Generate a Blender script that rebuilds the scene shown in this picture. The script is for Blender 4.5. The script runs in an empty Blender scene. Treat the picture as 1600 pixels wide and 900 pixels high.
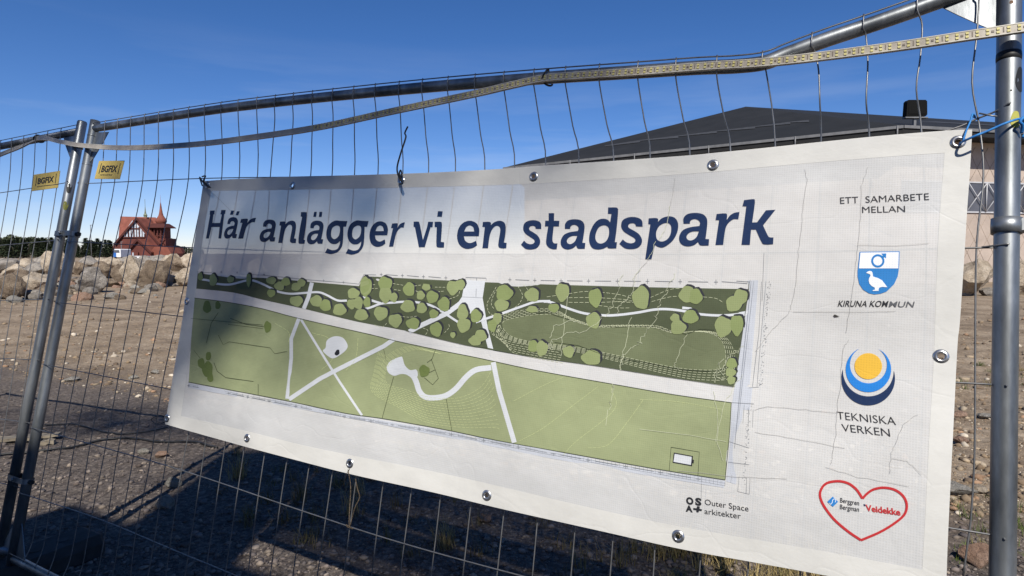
import bpy, bmesh, math, random
import numpy as np
from mathutils import Vector, Matrix, noise
from mathutils.geometry import delaunay_2d_cdt

random.seed(7); RNG = np.random.default_rng(7)
SC = bpy.context.scene
COL = SC.collection
R = math.radians

# ---------------------------------------------------------------- camera
F = 980.0                       # focal length in photo pixels (1600 wide)
PIT = math.atan(54 / F)
EYE = 1.47
cam = bpy.data.cameras.new('camera'); cam.sensor_width = 36.0; cam.lens = F / 1600 * 36
cam.clip_start = 0.05; cam.clip_end = 6000
camo = bpy.data.objects.new('camera', cam); COL.objects.link(camo)
camo.location = (0, 0, EYE); camo.rotation_euler = (R(90) - PIT, 0, 0)
SC.camera = camo

# ---------------------------------------------------------------- light
SUN = Vector((0.02, -1.0, 1.0)).normalized()      # towards the sun: behind the camera, about level with the lens axis
EL = math.asin(SUN.z); AZ = math.atan2(SUN.x, SUN.y)
w = bpy.data.worlds.new('World'); SC.world = w; w.use_nodes = True
nt = w.node_tree; nt.nodes.clear()
out = nt.nodes.new('ShaderNodeOutputWorld'); bg = nt.nodes.new('ShaderNodeBackground')
sky = nt.nodes.new('ShaderNodeTexSky'); sky.sky_type = 'NISHITA'; sky.sun_disc = False
sky.sun_elevation = EL; sky.sun_rotation = AZ
sky.air_density = 0.8; sky.dust_density = 0.0; sky.ozone_density = 3.0; sky.altitude = 500
tc = nt.nodes.new('ShaderNodeTexCoord')
mp = nt.nodes.new('ShaderNodeMapping'); mp.inputs['Scale'].default_value = (1.2, 1.2, 11)
mp.inputs['Rotation'].default_value = (0.05, 0.09, 0.4)
cn = nt.nodes.new('ShaderNodeTexNoise'); cn.inputs['Scale'].default_value = 1.6; cn.inputs['Detail'].default_value = 5
cn.inputs['Roughness'].default_value = 0.55
cr = nt.nodes.new('ShaderNodeMapRange'); cr.inputs[1].default_value = 0.52; cr.inputs[2].default_value = 0.85
cr.inputs[3].default_value = 0.0; cr.inputs[4].default_value = 0.6
mx = nt.nodes.new('ShaderNodeMixRGB'); mx.inputs[2].default_value = (7.0, 7.6, 8.6, 1)
sep = nt.nodes.new('ShaderNodeSeparateXYZ')
lo = nt.nodes.new('ShaderNodeMapRange'); lo.inputs[1].default_value = 0.32; lo.inputs[2].default_value = 0.0
mul = nt.nodes.new('ShaderNodeMath'); mul.operation = 'MULTIPLY'
L = nt.links.new
L(tc.outputs['Generated'], mp.inputs[0]); L(mp.outputs[0], cn.inputs[0]); L(cn.outputs[0], cr.inputs[0])
L(tc.outputs['Generated'], sep.inputs[0]); L(sep.outputs[2], lo.inputs[0])
L(cr.outputs[0], mul.inputs[0]); L(lo.outputs[0], mul.inputs[1]); L(mul.outputs[0], mx.inputs[0])
hs = nt.nodes.new('ShaderNodeHueSaturation'); hs.inputs['Saturation'].default_value = 1.25
wb = nt.nodes.new('ShaderNodeMixRGB'); wb.blend_type = 'MULTIPLY'; wb.inputs[0].default_value = 1; wb.inputs[2].default_value = (1.0, 0.905, 1.05, 1)
L(sky.outputs[0], hs.inputs['Color']); L(hs.outputs[0], wb.inputs[1]); L(wb.outputs[0], mx.inputs[1]); L(mx.outputs[0], bg.inputs[0])
bg.inputs[1].default_value = 0.083
L(bg.outputs[0], out.inputs[0])
sl = bpy.data.lights.new('sun', 'SUN'); sl.energy = 4.6; sl.angle = R(0.53); sl.color = (1.0, 0.955, 0.88)
so = bpy.data.objects.new('sun', sl); COL.objects.link(so); so.location = (5, -20, 20)
so.rotation_euler = SUN.to_track_quat('Z', 'Y').to_euler()
SC.view_settings.view_transform = 'Standard'; SC.view_settings.look = 'None'
SC.view_settings.exposure = 0.35; SC.view_settings.gamma = 1.0
SC.cycles.max_bounces = 8; SC.cycles.transparent_max_bounces = 24
SC.cycles.use_denoising = True

# ---------------------------------------------------------------- photo geometry: the fence plane
cp, sp_ = math.cos(PIT), math.sin(PIT)
def ray(x, y):
    a, b = (x - 800) / F, -(y - 450) / F
    return Vector((a, b * sp_ + cp, b * cp - sp_))
O = Vector((0, 0, EYE))
EU = Vector((0.87527826, -0.48354427, -0.008539)); EV = Vector((0.10379837, 0.17058505, 0.97986052))
NN = EU.cross(EV).normalized(); EV = NN.cross(EU).normalized(); EU.normalize()
T0 = Vector((-2.00882658, 3.05547482, 2.08032967)); ROW = 0.28575; PW = 3.5
VB = 2.06
def onf(x, y, off=0.0):
    """point of the fence plane (u to the right, v down, metres) seen at a photo pixel"""
    d = ray(x, y); t = ((T0 - O).dot(NN) + off) / d.dot(NN); q = O + d * t - T0
    return q.dot(EU), -q.dot(EV)
def ground_at(x, y, z=0.0):
    d = ray(x, y); return O + d * ((z - EYE) / d.z)
def at(x, y, depth):
    d = ray(x, y); return O + d * (depth / d.y)

# ---------------------------------------------------------------- helpers
def tag(o, label=None, cat=None, group=None, kind=None):
    if label: o['label'] = label
    if cat: o['category'] = cat
    if group: o['group'] = group
    if kind: o['kind'] = kind
    return o
def empty(name, label, cat, loc=(0, 0, 0), rz=0, group=None, M=None):
    o = bpy.data.objects.new(name, None); COL.objects.link(o); o.empty_display_size = 0.1
    if M is not None: o.matrix_world = M
    else: o.location = loc; o.rotation_euler = (0, 0, rz)
    return tag(o, label, cat, group)
def link(name, me, parent=None, mat=None, smooth=False):
    o = bpy.data.objects.new(name, me); COL.objects.link(o)
    if mat is not None and not me.materials: me.materials.append(mat)
    if parent is not None: o.parent = parent
    if smooth:
        me.polygons.foreach_set('use_smooth', [True] * len(me.polygons))
    return o
def copy_tree(o, parent=None):
    c = o.copy(); COL.objects.link(c)
    if parent is not None: c.parent = parent
    for ch in list(o.children): copy_tree(ch, c)
    return c
def cat_rom(P, n=6, closed=False):
    P = [Vector(p) for p in P]; m = len(P); o = []
    if m < 3 and not closed: return P
    rng = range(m if closed else m - 1)
    for i in rng:
        p1, p2 = P[i], P[(i + 1) % m]
        p0 = P[i - 1] if (i > 0 or closed) else p1 * 2 - p2
        p3 = P[(i + 2) % m] if (i + 2 < m or closed) else p2 * 2 - p1
        for k in range(n):
            t = k / n
            o.append(0.5 * ((2 * p1) + (p2 - p0) * t + (2 * p0 - 5 * p1 + 4 * p2 - p3) * t * t + (3 * p1 - p0 - 3 * p2 + p3) * t ** 3))
    if not closed: o.append(P[-1])
    return o
class MB:
    def __init__(s): s.v = []; s.f = []; s.m = []; s.sm = []
    def add(s, V, Fc, m=0, smooth=False):
        b = len(s.v); s.v += [tuple(p) for p in V]; s.f += [tuple(i + b for i in f) for f in Fc]
        s.m += [m] * len(Fc); s.sm += [smooth] * len(Fc); return s
    def box(s, c, d, rot=None, m=0):
        hx, hy, hz = d[0] / 2, d[1] / 2, d[2] / 2
        V = [Vector((x, y, z)) for x in (-hx, hx) for y in (-hy, hy) for z in (-hz, hz)]
        if rot is not None: V = [rot @ p for p in V]
        V = [p + Vector(c) for p in V]
        return s.add(V, [(0, 1, 3, 2), (4, 6, 7, 5), (0, 4, 5, 1), (2, 3, 7, 6), (0, 2, 6, 4), (1, 5, 7, 3)], m)
    def tube(s, P, r, n=8, cap=True, m=0):
        P = [Vector(p) for p in P]; rr = r if hasattr(r, '__len__') else [r] * len(P)
        V = []; Fc = []; prev = None
        for i, p in enumerate(P):
            d = (P[min(i + 1, len(P) - 1)] - P[max(i - 1, 0)]).normalized()
            if prev is None:
                a = Vector((0, 0, 1)) if abs(d.z) < 0.9 else Vector((1, 0, 0))
                x = d.cross(a).normalized()
            else: x = (prev - d * prev.dot(d)).normalized()
            y = d.cross(x); prev = x
            for k in range(n):
                t = 2 * math.pi * k / n; V.append(p + (x * math.cos(t) + y * math.sin(t)) * rr[i])
        for i in range(len(P) - 1):
            for k in range(n): Fc.append((i * n + k, i * n + (k + 1) % n, (i + 1) * n + (k + 1) % n, (i + 1) * n + k))
        s.add(V, Fc, m, True)
        if cap:
            b = len(s.v) - len(V)
            s.f += [tuple(b + k for k in range(n))[::-1], tuple(b + (len(P) - 1) * n + k for k in range(n))]
            s.m += [m, m]; s.sm += [False, False]
        return s
    def lathe(s, prof, n=16, c=(0, 0, 0), m=0, smooth=True, rot=None):
        V = []; Fc = []
        for (r, z) in prof:
            for k in range(n):
                t = 2 * math.pi * k / n; p = Vector((r * math.cos(t), r * math.sin(t), z))
                if rot is not None: p = rot @ p
                V.append(p + Vector(c))
        for i in range(len(prof) - 1):
            for k in range(n): Fc.append((i * n + k, i * n + (k + 1) % n, (i + 1) * n + (k + 1) % n, (i + 1) * n + k))
        return s.add(V, Fc, m, smooth)
    def prism(s, poly, d0, d1, m=0):
        """poly of (x,z) extruded along y from d0 to d1"""
        n = len(poly); V = [(x, d0, z) for x, z in poly] + [(x, d1, z) for x, z in poly]
        return s.add(V, [tuple(range(n)), tuple(range(2 * n - 1, n - 1, -1))] + [(i, i + n, (i + 1) % n + n, (i + 1) % n) for i in range(n)], m)
    def mesh(s, name, mats=()):
        me = bpy.data.meshes.new(name); me.from_pydata(s.v, [], s.f)
        for x in mats: me.materials.append(x)
        me.polygons.foreach_set('material_index', s.m); me.polygons.foreach_set('use_smooth', s.sm)
        me.update(); return me
    def build(s, name, mat, parent=None):
        mats = mat if isinstance(mat, (list, tuple)) else [mat]
        return link(name, s.mesh(name, mats), parent)

# ---------------------------------------------------------------- materials
def srgb(r, g, b):
    f = lambda c: (c / 12.92 if c <= 0.04045 else ((c + 0.055) / 1.055) ** 2.4)
    return (f(r / 255), f(g / 255), f(b / 255), 1)
def newmat(name):
    m = bpy.data.materials.new(name); m.use_nodes = True; n = m.node_tree
    b = n.nodes['Principled BSDF']; return m, n, b
def ramp(n, stops):
    r = n.nodes.new('ShaderNodeValToRGB'); e = r.color_ramp.elements
    e[0].position, e[0].color = stops[0]; e[1].position, e[1].color = stops[-1]
    for p, c in stops[1:-1]:
        x = e.new(p); x.color = c
    return r
def noise_tex(n, scale, detail=4, rough=0.55, coord='Object', sc=None):
    t = n.nodes.new('ShaderNodeTexCoord'); x = n.nodes.new('ShaderNodeTexNoise')
    x.inputs['Scale'].default_value = scale; x.inputs['Detail'].default_value = detail; x.inputs['Roughness'].default_value = rough
    if sc:
        m = n.nodes.new('ShaderNodeMapping'); m.inputs['Scale'].default_value = sc
        n.links.new(t.outputs[coord], m.inputs[0]); n.links.new(m.outputs[0], x.inputs[0])
    else: n.links.new(t.outputs[coord], x.inputs[0])
    return x
def mat_noise(name, stops, scale=5, rough=0.85, bump=0.2, bdist=0.02, bscale=None, metallic=0.0, detail=6, spec=0.3, sc=None, coord='Object'):
    m, n, b = newmat(name)
    x = noise_tex(n, scale, detail, 0.6, coord, sc); r = ramp(n, stops)
    n.links.new(x.outputs[0], r.inputs[0]); n.links.new(r.outputs[0], b.inputs['Base Color'])
    b.inputs['Roughness'].default_value = rough; b.inputs['Metallic'].default_value = metallic
    b.inputs['Specular IOR Level'].default_value = spec
    if bump:
        y = noise_tex(n, bscale or scale * 3, 6, 0.65, coord, sc); bp = n.nodes.new('ShaderNodeBump')
        bp.inputs['Strength'].default_value = bump; bp.inputs['Distance'].default_value = bdist
        n.links.new(y.outputs[0], bp.inputs['Height']); n.links.new(bp.outputs[0], b.inputs['Normal'])
    return m
def g(v, t=(1, 1, 1)): return (v * t[0], v * t[1], v * t[2], 1)
M = {}
M['steel'] = mat_noise('galvanised_steel', [(0.3, g(0.1, (0.93, 1, 1.05))), (0.5, g(0.23, (0.94, 1, 1.04))), (0.72, g(0.42, (0.96, 1, 1.03)))], 14, 0.42, 0.12, 0.002, 60, 0.75, spec=0.5, sc=(1, 0.25, 1))
M['wire'] = mat_noise('galvanised_wire', [(0.3, g(0.15)), (0.7, g(0.26))], 30, 0.42, 0, metallic=0.7)
M['black'] = mat_noise('black_plastic', [(0.3, g(0.012)), (0.7, g(0.03))], 30, 0.5, 0)
M['matt_black'] = mat_noise('matt_black_housing', [(0.3, g(0.006)), (0.7, g(0.01))], 30, 0.8, 0, spec=0.08)
M['foot'] = mat_noise('dark_rubber', [(0.3, g(0.018)), (0.7, g(0.045))], 12, 0.85, 0.4, 0.004, 80)
M['blue'] = mat_noise('blue_cord', [(0.3, srgb(20, 90, 160)), (0.7, srgb(60, 140, 205))], 60, 0.6, 0.3, 0.001, 400)
M['olive'] = mat_noise('olive_sticker', [(0.3, srgb(88, 92, 40)), (0.7, srgb(125, 125, 60))], 40, 0.7, 0)
M['moss'] = mat_noise('yellow_stain', [(0.3, srgb(150, 150, 70)), (0.7, srgb(180, 175, 90))], 60, 0.8, 0)
M['tag'] = mat_noise('yellow_tag', [(0.3, srgb(176, 154, 84)), (0.7, srgb(194, 172, 98))], 10, 0.55, 0)
M['tagink'] = mat_noise('tag_ink', [(0.3, g(0.02)), (0.7, g(0.03))], 10, 0.6, 0)
M['strip'] = mat_noise('strip_sleeve', [(0.3, srgb(140, 130, 118)), (0.7, srgb(176, 168, 152))], 25, 0.3, 0.1, 0.001, 100, spec=0.5)
M['striptrim'] = mat_noise('strip_edge', [(0.3, srgb(168, 162, 150)), (0.7, srgb(196, 192, 180))], 25, 0.25, 0, spec=0.5)
M['chip'] = mat_noise('light_chip', [(0.3, srgb(180, 170, 104)), (0.7, srgb(206, 196, 132))], 25, 0.5, 0)
M['chipdark'] = mat_noise('strip_circuit', [(0.3, srgb(90, 80, 70)), (0.7, srgb(120, 108, 96))], 60, 0.5, 0)
M['ring'] = mat_noise('eyelet_metal', [(0.3, g(0.4)), (0.7, g(0.62))], 40, 0.28, 0, metallic=0.9)
M['roofdark'] = mat_noise('dark_roof', [(0.3, g(0.016, (0.95, 1, 1.04))), (0.7, g(0.023, (0.97, 1, 1.03)))], 0.7, 0.75, 0.1, 0.02, 8, spec=0.2)
M['rooflight'] = mat_noise('roof_flashing', [(0.3, g(0.04)), (0.7, g(0.06))], 3, 0.6, 0)
M['joint'] = mat_noise('shingle_joint', [(0.3, srgb(128, 114, 102)), (0.7, srgb(146, 130, 116))], 2, 0.8, 0)
M['fascia'] = mat_noise('fascia_metal', [(0.3, g(0.12)), (0.7, g(0.2))], 2, 0.4, 0)
M['soffit'] = mat_noise('soffit_board', [(0.3, g(0.012)), (0.7, g(0.02))], 2, 0.8, 0)
M['shingle'] = mat_noise('beige_shingle', [(0.3, srgb(158, 144, 132)), (0.7, srgb(184, 168, 154))], 1.2, 0.75, 0.1, 0.01, 8)
M['glassdark'] = mat_noise('dark_glazing', [(0.3, srgb(70, 70, 76)), (0.7, srgb(92, 92, 98))], 1, 0.25, 0, spec=0.6)
M['frame'] = mat_noise('grey_frame', [(0.3, srgb(168, 168, 170)), (0.7, srgb(190, 190, 192))], 2, 0.5, 0)
M['redroof'] = mat_noise('red_shingle_roof', [(0.3, srgb(106, 60, 48)), (0.7, srgb(136, 80, 66))], 0.5, 0.8, 0.3, 0.1, 3)
M['redwall'] = mat_noise('red_church_wall', [(0.3, srgb(88, 48, 42)), (0.7, srgb(108, 60, 52))], 0.4, 0.8, 0.2, 0.1, 3)
M['reddark'] = mat_noise('dark_red_trim', [(0.3, srgb(66, 34, 30)), (0.7, srgb(82, 42, 36))], 0.4, 0.8, 0)
M['copper'] = mat_noise('green_copper', [(0.3, srgb(96, 104, 88)), (0.7, srgb(130, 136, 112))], 2, 0.6, 0)
M['pane'] = mat_noise('church_pane', [(0.3, srgb(150, 160, 172)), (0.7, srgb(214, 218, 222))], 0.9, 0.3, 0, spec=0.6)
M['white'] = mat_noise('white_paint', [(0.3, g(0.7)), (0.7, g(0.8))], 2, 0.5, 0)
M['vanblue'] = mat_noise('blue_paint', [(0.3, srgb(40, 90, 160)), (0.7, srgb(60, 110, 180))], 2, 0.4, 0)
M['tyre'] = mat_noise('tyre_rubber', [(0.3, g(0.02)), (0.7, g(0.04))], 5, 0.9, 0)
M['wood'] = mat_noise('weathered_board', [(0.25, srgb(96, 88, 76)), (0.5, srgb(132, 122, 106)), (0.75, srgb(154, 144, 126))], 9, 0.85, 0.4, 0.004, 40, sc=(1, 9, 9))
M['needles'] = mat_noise('conifer_needles', [(0.25, g(0.022, (0.8, 1.15, 0.6))), (0.5, g(0.045, (0.85, 1.2, 0.55))), (0.8, g(0.085, (0.95, 1.15, 0.5)))], 0.9, 0.85, 0)
M['leafy'] = mat_noise('dull_green_leaves', [(0.25, g(0.04, (0.9, 1.1, 0.55))), (0.8, g(0.1, (1, 1.1, 0.55)))], 0.9, 0.85, 0)
M['bark'] = mat_noise('tree_bark', [(0.3, g(0.08, (1.2, 1, 0.8))), (0.7, g(0.16, (1.2, 1, 0.8)))], 3, 0.9, 0.3, 0.02)
M['plaster'] = mat_noise('grey_plaster', [(0.3, g(0.3)), (0.7, g(0.4))], 1, 0.8, 0.1)
def rockmat(name, a, b, c, sc=1.6):
    m, n, bs = newmat(name)
    x = noise_tex(n, sc, 9, 0.68); r = ramp(n, [(0.28, a), (0.5, b), (0.72, c)])
    y = noise_tex(n, sc * 9, 8, 0.75); r2 = ramp(n, [(0.32, g(0.42)), (0.45, g(0.85)), (0.7, g(1.18))])
    mu = n.nodes.new('ShaderNodeMixRGB'); mu.blend_type = 'MULTIPLY'; mu.inputs[0].default_value = 1
    n.links.new(x.outputs[0], r.inputs[0]); n.links.new(y.outputs[0], r2.inputs[0])
    n.links.new(r.outputs[0], mu.inputs[1]); n.links.new(r2.outputs[0], mu.inputs[2]); n.links.new(mu.outputs[0], bs.inputs['Base Color'])
    bs.inputs['Roughness'].default_value = 0.9; bs.inputs['Specular IOR Level'].default_value = 0.2
    bp = n.nodes.new('ShaderNodeBump'); bp.inputs['Strength'].default_value = 0.9; bp.inputs['Distance'].default_value = 0.1
    n.links.new(y.outputs[0], bp.inputs['Height']); n.links.new(bp.outputs[0], bs.inputs['Normal'])
    return m
M['rock_tan'] = rockmat('tan_rock', srgb(134, 118, 100), srgb(184, 168, 146), srgb(216, 202, 182), 2.6)
M['rock_grey'] = rockmat('grey_rock', srgb(104, 98, 92), srgb(150, 142, 132), srgb(184, 176, 164), 2.6)
M['rock_brown'] = rockmat('brown_rock', srgb(86, 74, 62), srgb(132, 116, 98), srgb(164, 148, 126), 2.6)
M['rock_pale'] = rockmat('pale_stone', srgb(144, 138, 128), srgb(172, 166, 154), srgb(192, 186, 176), 5)
M['rock_pink'] = rockmat('pinkish_stone', srgb(150, 116, 96), srgb(178, 146, 124), srgb(196, 168, 148), 4)

# ground: gravel strip along the fence, brown stony soil beyond
m, n, b = newmat('stony_ground'); M['ground'] = m
tcg = n.nodes.new('ShaderNodeTexCoord'); sg = n.nodes.new('ShaderNodeSeparateXYZ'); n.links.new(tcg.outputs['Object'], sg.inputs[0])
def mth(op, a, bb=None, cc=None):
    x = n.nodes.new('ShaderNodeMath'); x.operation = op
    for i, q in enumerate((a, bb, cc)):
        if q is None: continue
        if isinstance(q, (int, float)): x.inputs[i].default_value = q
        else: n.links.new(q, x.inputs[i])
    return x.outputs[0]
hn = Vector((NN.x, NN.y, 0)).normalized(); base0 = T0 - EV * 2
dist = mth('ADD', mth('MULTIPLY', mth('SUBTRACT', sg.outputs[0], base0.x), -hn.x), mth('MULTIPLY', mth('SUBTRACT', sg.outputs[1], base0.y), -hn.y))
wob = noise_tex(n, 0.9, 5, 0.6); dist = mth('ADD', dist, mth('MULTIPLY', mth('SUBTRACT', wob.outputs[0], 0.5), 1.6))
mr = n.nodes.new('ShaderNodeMapRange'); mr.inputs[1].default_value = 2.3; mr.inputs[2].default_value = 3.3; n.links.new(dist, mr.inputs[0])
n1 = noise_tex(n, 38, 6, 0.7); r1 = ramp(n, [(0.3, srgb(62, 56, 54)), (0.5, srgb(104, 95, 88)), (0.7, srgb(146, 134, 122))]); n.links.new(n1.outputs[0], r1.inputs[0])
n2 = noise_tex(n, 1.1, 10, 0.72); r2 = ramp(n, [(0.3, srgb(106, 92, 76)), (0.48, srgb(144, 127, 107)), (0.6, srgb(163, 146, 125)), (0.75, srgb(184, 167, 145))]); n.links.new(n2.outputs[0], r2.inputs[0])
n3 = noise_tex(n, 14, 8, 0.75); r3 = ramp(n, [(0.3, g(0.55)), (0.55, g(0.95)), (0.72, g(1.35))]); n.links.new(n3.outputs[0], r3.inputs[0])
mm = n.nodes.new('ShaderNodeMixRGB'); n.links.new(mr.outputs[0], mm.inputs[0]); n.links.new(r1.outputs[0], mm.inputs[1]); n.links.new(r2.outputs[0], mm.inputs[2])
m3 = n.nodes.new('ShaderNodeMixRGB'); m3.blend_type = 'MULTIPLY'; m3.inputs[0].default_value = 1; n.links.new(mm.outputs[0], m3.inputs[1]); n.links.new(r3.outputs[0], m3.inputs[2])
n.links.new(m3.outputs[0], b.inputs['Base Color']); b.inputs['Roughness'].default_value = 0.95; b.inputs['Specular IOR Level'].default_value = 0.15
bp = n.nodes.new('ShaderNodeBump'); bp.inputs['Strength'].default_value = 0.9; bp.inputs['Distance'].default_value = 0.03
nb = noise_tex(n, 22, 8, 0.75); n.links.new(nb.outputs[0], bp.inputs['Height']); n.links.new(bp.outputs[0], b.inputs['Normal'])

# small stones and grass read their own tint per piece
def tintmat(name, rough=0.9):
    m, n, b = newmat(name); a = n.nodes.new('ShaderNodeAttribute'); a.attribute_name = 'tint'
    x = noise_tex(n, 40, 4, 0.6); r = ramp(n, [(0.3, g(0.75)), (0.7, g(1.15))]); n.links.new(x.outputs[0], r.inputs[0])
    mu = n.nodes.new('ShaderNodeMixRGB'); mu.blend_type = 'MULTIPLY'; mu.inputs[0].default_value = 1
    n.links.new(a.outputs['Color'], mu.inputs[1]); n.links.new(r.outputs[0], mu.inputs[2]); n.links.new(mu.outputs[0], b.inputs['Base Color'])
    b.inputs['Roughness'].default_value = rough; b.inputs['Specular IOR Level'].default_value = 0.2
    return m
M['stones'] = tintmat('small_stones'); M['drygrass'] = tintmat('dry_grass_blades')

# banner cloth: woven, slightly see-through
def clothmat(name, col_nodes, through=0.0, back=0.12, weave=True, rough=0.75, var=(0.9, 1.04)):
    m = bpy.data.materials.new(name); m.use_nodes = True; n = m.node_tree; n.nodes.clear(); K = n.links.new
    out = n.nodes.new('ShaderNodeOutputMaterial'); p = n.nodes.new('ShaderNodeBsdfPrincipled')
    tl = n.nodes.new('ShaderNodeBsdfTranslucent'); tr = n.nodes.new('ShaderNodeBsdfTransparent')
    m1 = n.nodes.new('ShaderNodeMixShader'); m2 = n.nodes.new('ShaderNodeMixShader')
    x = noise_tex(n, 3.2, 8, 0.7); r = ramp(n, [(0.32, g(var[0])), (0.62, g(var[1]))]); K(x.outputs[0], r.inputs[0])
    mu = n.nodes.new('ShaderNodeMixRGB'); mu.blend_type = 'MULTIPLY'; mu.inputs[0].default_value = 1
    mu.inputs[1].default_value = col_nodes; K(r.outputs[0], mu.inputs[2])
    # thread grid
    t = n.nodes.new('ShaderNodeTexCoord')
    col = mu.outputs[0]; h = None
    if weave:
        fx = n.nodes.new('ShaderNodeTexWave'); fx.wave_type = 'BANDS'; fx.bands_direction = 'X'; fx.inputs['Scale'].default_value = 62; fx.inputs['Distortion'].default_value = 0.6
        fy = n.nodes.new('ShaderNodeTexWave'); fy.wave_type = 'BANDS'; fy.bands_direction = 'Y'; fy.inputs['Scale'].default_value = 62; fy.inputs['Distortion'].default_value = 0.6
        K(t.outputs['Object'], fx.inputs[0]); K(t.outputs['Object'], fy.inputs[0])
        ad = n.nodes.new('ShaderNodeMath'); ad.operation = 'ADD'; K(fx.outputs['Fac'], ad.inputs[0]); K(fy.outputs['Fac'], ad.inputs[1])
        rr = n.nodes.new('ShaderNodeMapRange'); rr.inputs[1].default_value = 0; rr.inputs[2].default_value = 1.1; rr.inputs[3].default_value = 0.88; rr.inputs[4].default_value = 1.0
        K(ad.outputs[0], rr.inputs[0])
        m4 = n.nodes.new('ShaderNodeMixRGB'); m4.blend_type = 'MULTIPLY'; m4.inputs[0].default_value = 1
        K(col, m4.inputs[1]); K(rr.outputs[0], m4.inputs[2]); col = m4.outputs[0]; h = ad.outputs[0]
    K(col, p.inputs['Base Color']); K(col, tl.inputs[0])
    p.inputs['Roughness'].default_value = rough; p.inputs['Specular IOR Level'].default_value = 0.25
    # creases: long sideways folds and crumples
    c1 = noise_tex(n, 2.4, 3, 0.45, sc=(1.0, 1.7, 1)); c2 = noise_tex(n, 11, 5, 0.6, sc=(0.8, 1.3, 1))
    vo = n.nodes.new('ShaderNodeTexVoronoi'); vo.feature = 'DISTANCE_TO_EDGE'; vo.inputs['Scale'].default_value = 3.1
    mpv = n.nodes.new('ShaderNodeMapping'); mpv.inputs['Scale'].default_value = (0.7, 1.9, 1)
    K(t.outputs['Object'], mpv.inputs[0])
    nv = n.nodes.new('ShaderNodeTexNoise'); nv.inputs['Scale'].default_value = 5; K(t.outputs['Object'], nv.inputs[0])
    av = n.nodes.new('ShaderNodeMixRGB'); av.blend_type = 'ADD'; av.inputs[0].default_value = 0.35; K(mpv.outputs[0], av.inputs[1]); K(nv.outputs['Color'], av.inputs[2])
    K(av.outputs[0], vo.inputs[0])
    vr = n.nodes.new('ShaderNodeMapRange'); vr.inputs[1].default_value = 0; vr.inputs[2].default_value = 0.025; K(vo.outputs['Distance'], vr.inputs[0])
    b1 = n.nodes.new('ShaderNodeBump'); b1.inputs['Strength'].default_value = 0.6; b1.inputs['Distance'].default_value = 0.025; K(c1.outputs[0], b1.inputs['Height'])
    b2 = n.nodes.new('ShaderNodeBump'); b2.inputs['Strength'].default_value = 0.45; b2.inputs['Distance'].default_value = 0.004; K(c2.outputs[0], b2.inputs['Height']); K(b1.outputs[0], b2.inputs['Normal'])
    b3 = n.nodes.new('ShaderNodeBump'); b3.inputs['Strength'].default_value = 0.22; b3.inputs['Distance'].default_value = 0.001; K(vr.outputs[0], b3.inputs['Height']); K(b2.outputs[0], b3.inputs['Normal'])
    last = b3
    K(last.outputs[0], p.inputs['Normal']); K(last.outputs[0], tl.inputs['Normal'])
    m1.inputs[0].default_value = back; K(p.outputs[0], m1.inputs[1]); K(tl.outputs[0], m1.inputs[2])
    m2.inputs[0].default_value = through; K(m1.outputs[0], m2.inputs[1]); K(tr.outputs[0], m2.inputs[2])
    K(m2.outputs[0], out.inputs[0])
    return m
M['cloth'] = clothmat('banner_cloth', g(0.61, (1.0, 1.0, 0.985)), 0.14, 0.05)
M['hem'] = clothmat('banner_hem', g(0.65, (1.0, 0.985, 0.93)), 0.04, 0.1, False, var=(0.9, 1.03))
def ink(name, c, through=0.06, **k): M[name] = clothmat('print_' + name, c, through, 0.05, **k); return M[name]
ink('navy', srgb(14, 42, 82)); ink('field', srgb(150, 158, 118), 0.1, var=(0.82, 1.06)); ink('wood_dark', srgb(76, 84, 60), 0.1, var=(0.8, 1.1))
ink('clearing', srgb(106, 113, 84), 0.05, var=(0.8, 1.1)); ink('path', srgb(206, 209, 213), 0.06); ink('blob', srgb(140, 150, 104), 0.05, var=(0.86, 1.05))
ink('blobshade', srgb(48, 50, 56), 0.03); ink('blob2', srgb(132, 144, 94), 0.05, var=(0.86, 1.05)); ink('olivedark', srgb(104, 118, 66), 0.03)
ink('contour', srgb(206, 210, 176), 0.1); ink('contour_dark', srgb(58, 66, 46), 0.05); ink('contour_pale', srgb(196, 204, 150), 0.1)
ink('greyband', srgb(190, 194, 202), 0.1); ink('greyline', srgb(120, 124, 130), 0.1); ink('blackink', srgb(34, 36, 42)); ink('faded', srgb(92, 94, 98))
ink('red', srgb(186, 44, 48)); ink('blueink', srgb(44, 124, 192)); ink('midblue', srgb(30, 124, 206)); ink('yellow', srgb(224, 178, 62)); ink('whiteink', srgb(236, 238, 242))
ink('crackgrey', srgb(164, 162, 158), 0.1); ink('crackpale', srgb(196, 200, 172), 0.1); ink('soil_ink', srgb(52, 48, 44))

# ================================================================= GROUND
def hgt(x, y):
    d = (x - base0.x) * -hn.x + (y - base0.y) * -hn.y     # metres behind the fence
    k = min(1, max(0, (d - 2.2) / 2.5)); far = min(1, max(0, (math.hypot(x, y) - 4) / 20))
    h = 0.012 * noise.noise(Vector((x * 3.1, y * 3.1, 0))) + 0.006 * noise.noise(Vector((x * 11, y * 11, 3)))
    h += k * (0.012 * noise.noise(Vector((x * 9, y * 9, 4))) + 0.05 * noise.noise(Vector((x * 0.8, y * 0.8, 5))) + 0.03 * noise.noise(Vector((x * 2.3, y * 2.3, 8))))
    h += far * 0.12 * noise.noise(Vector((x * 0.16, y * 0.16, 9)))
    return h - 0.01
def axis(lo, hi, n_, p): # denser near 0
    t = np.linspace(0, 1, n_) ; return t
xs = np.concatenate([-np.geomspace(9, 2500, 70)[::-1], np.linspace(-9, 9, 260)[1:-1], np.geomspace(9, 2500, 70)])
ys = np.concatenate([-np.geomspace(6, 900, 20)[::-1], np.linspace(-6, 0.4, 20)[1:-1], np.linspace(0.4, 13, 240), np.geomspace(13, 3500, 130)[1:]])
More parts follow.
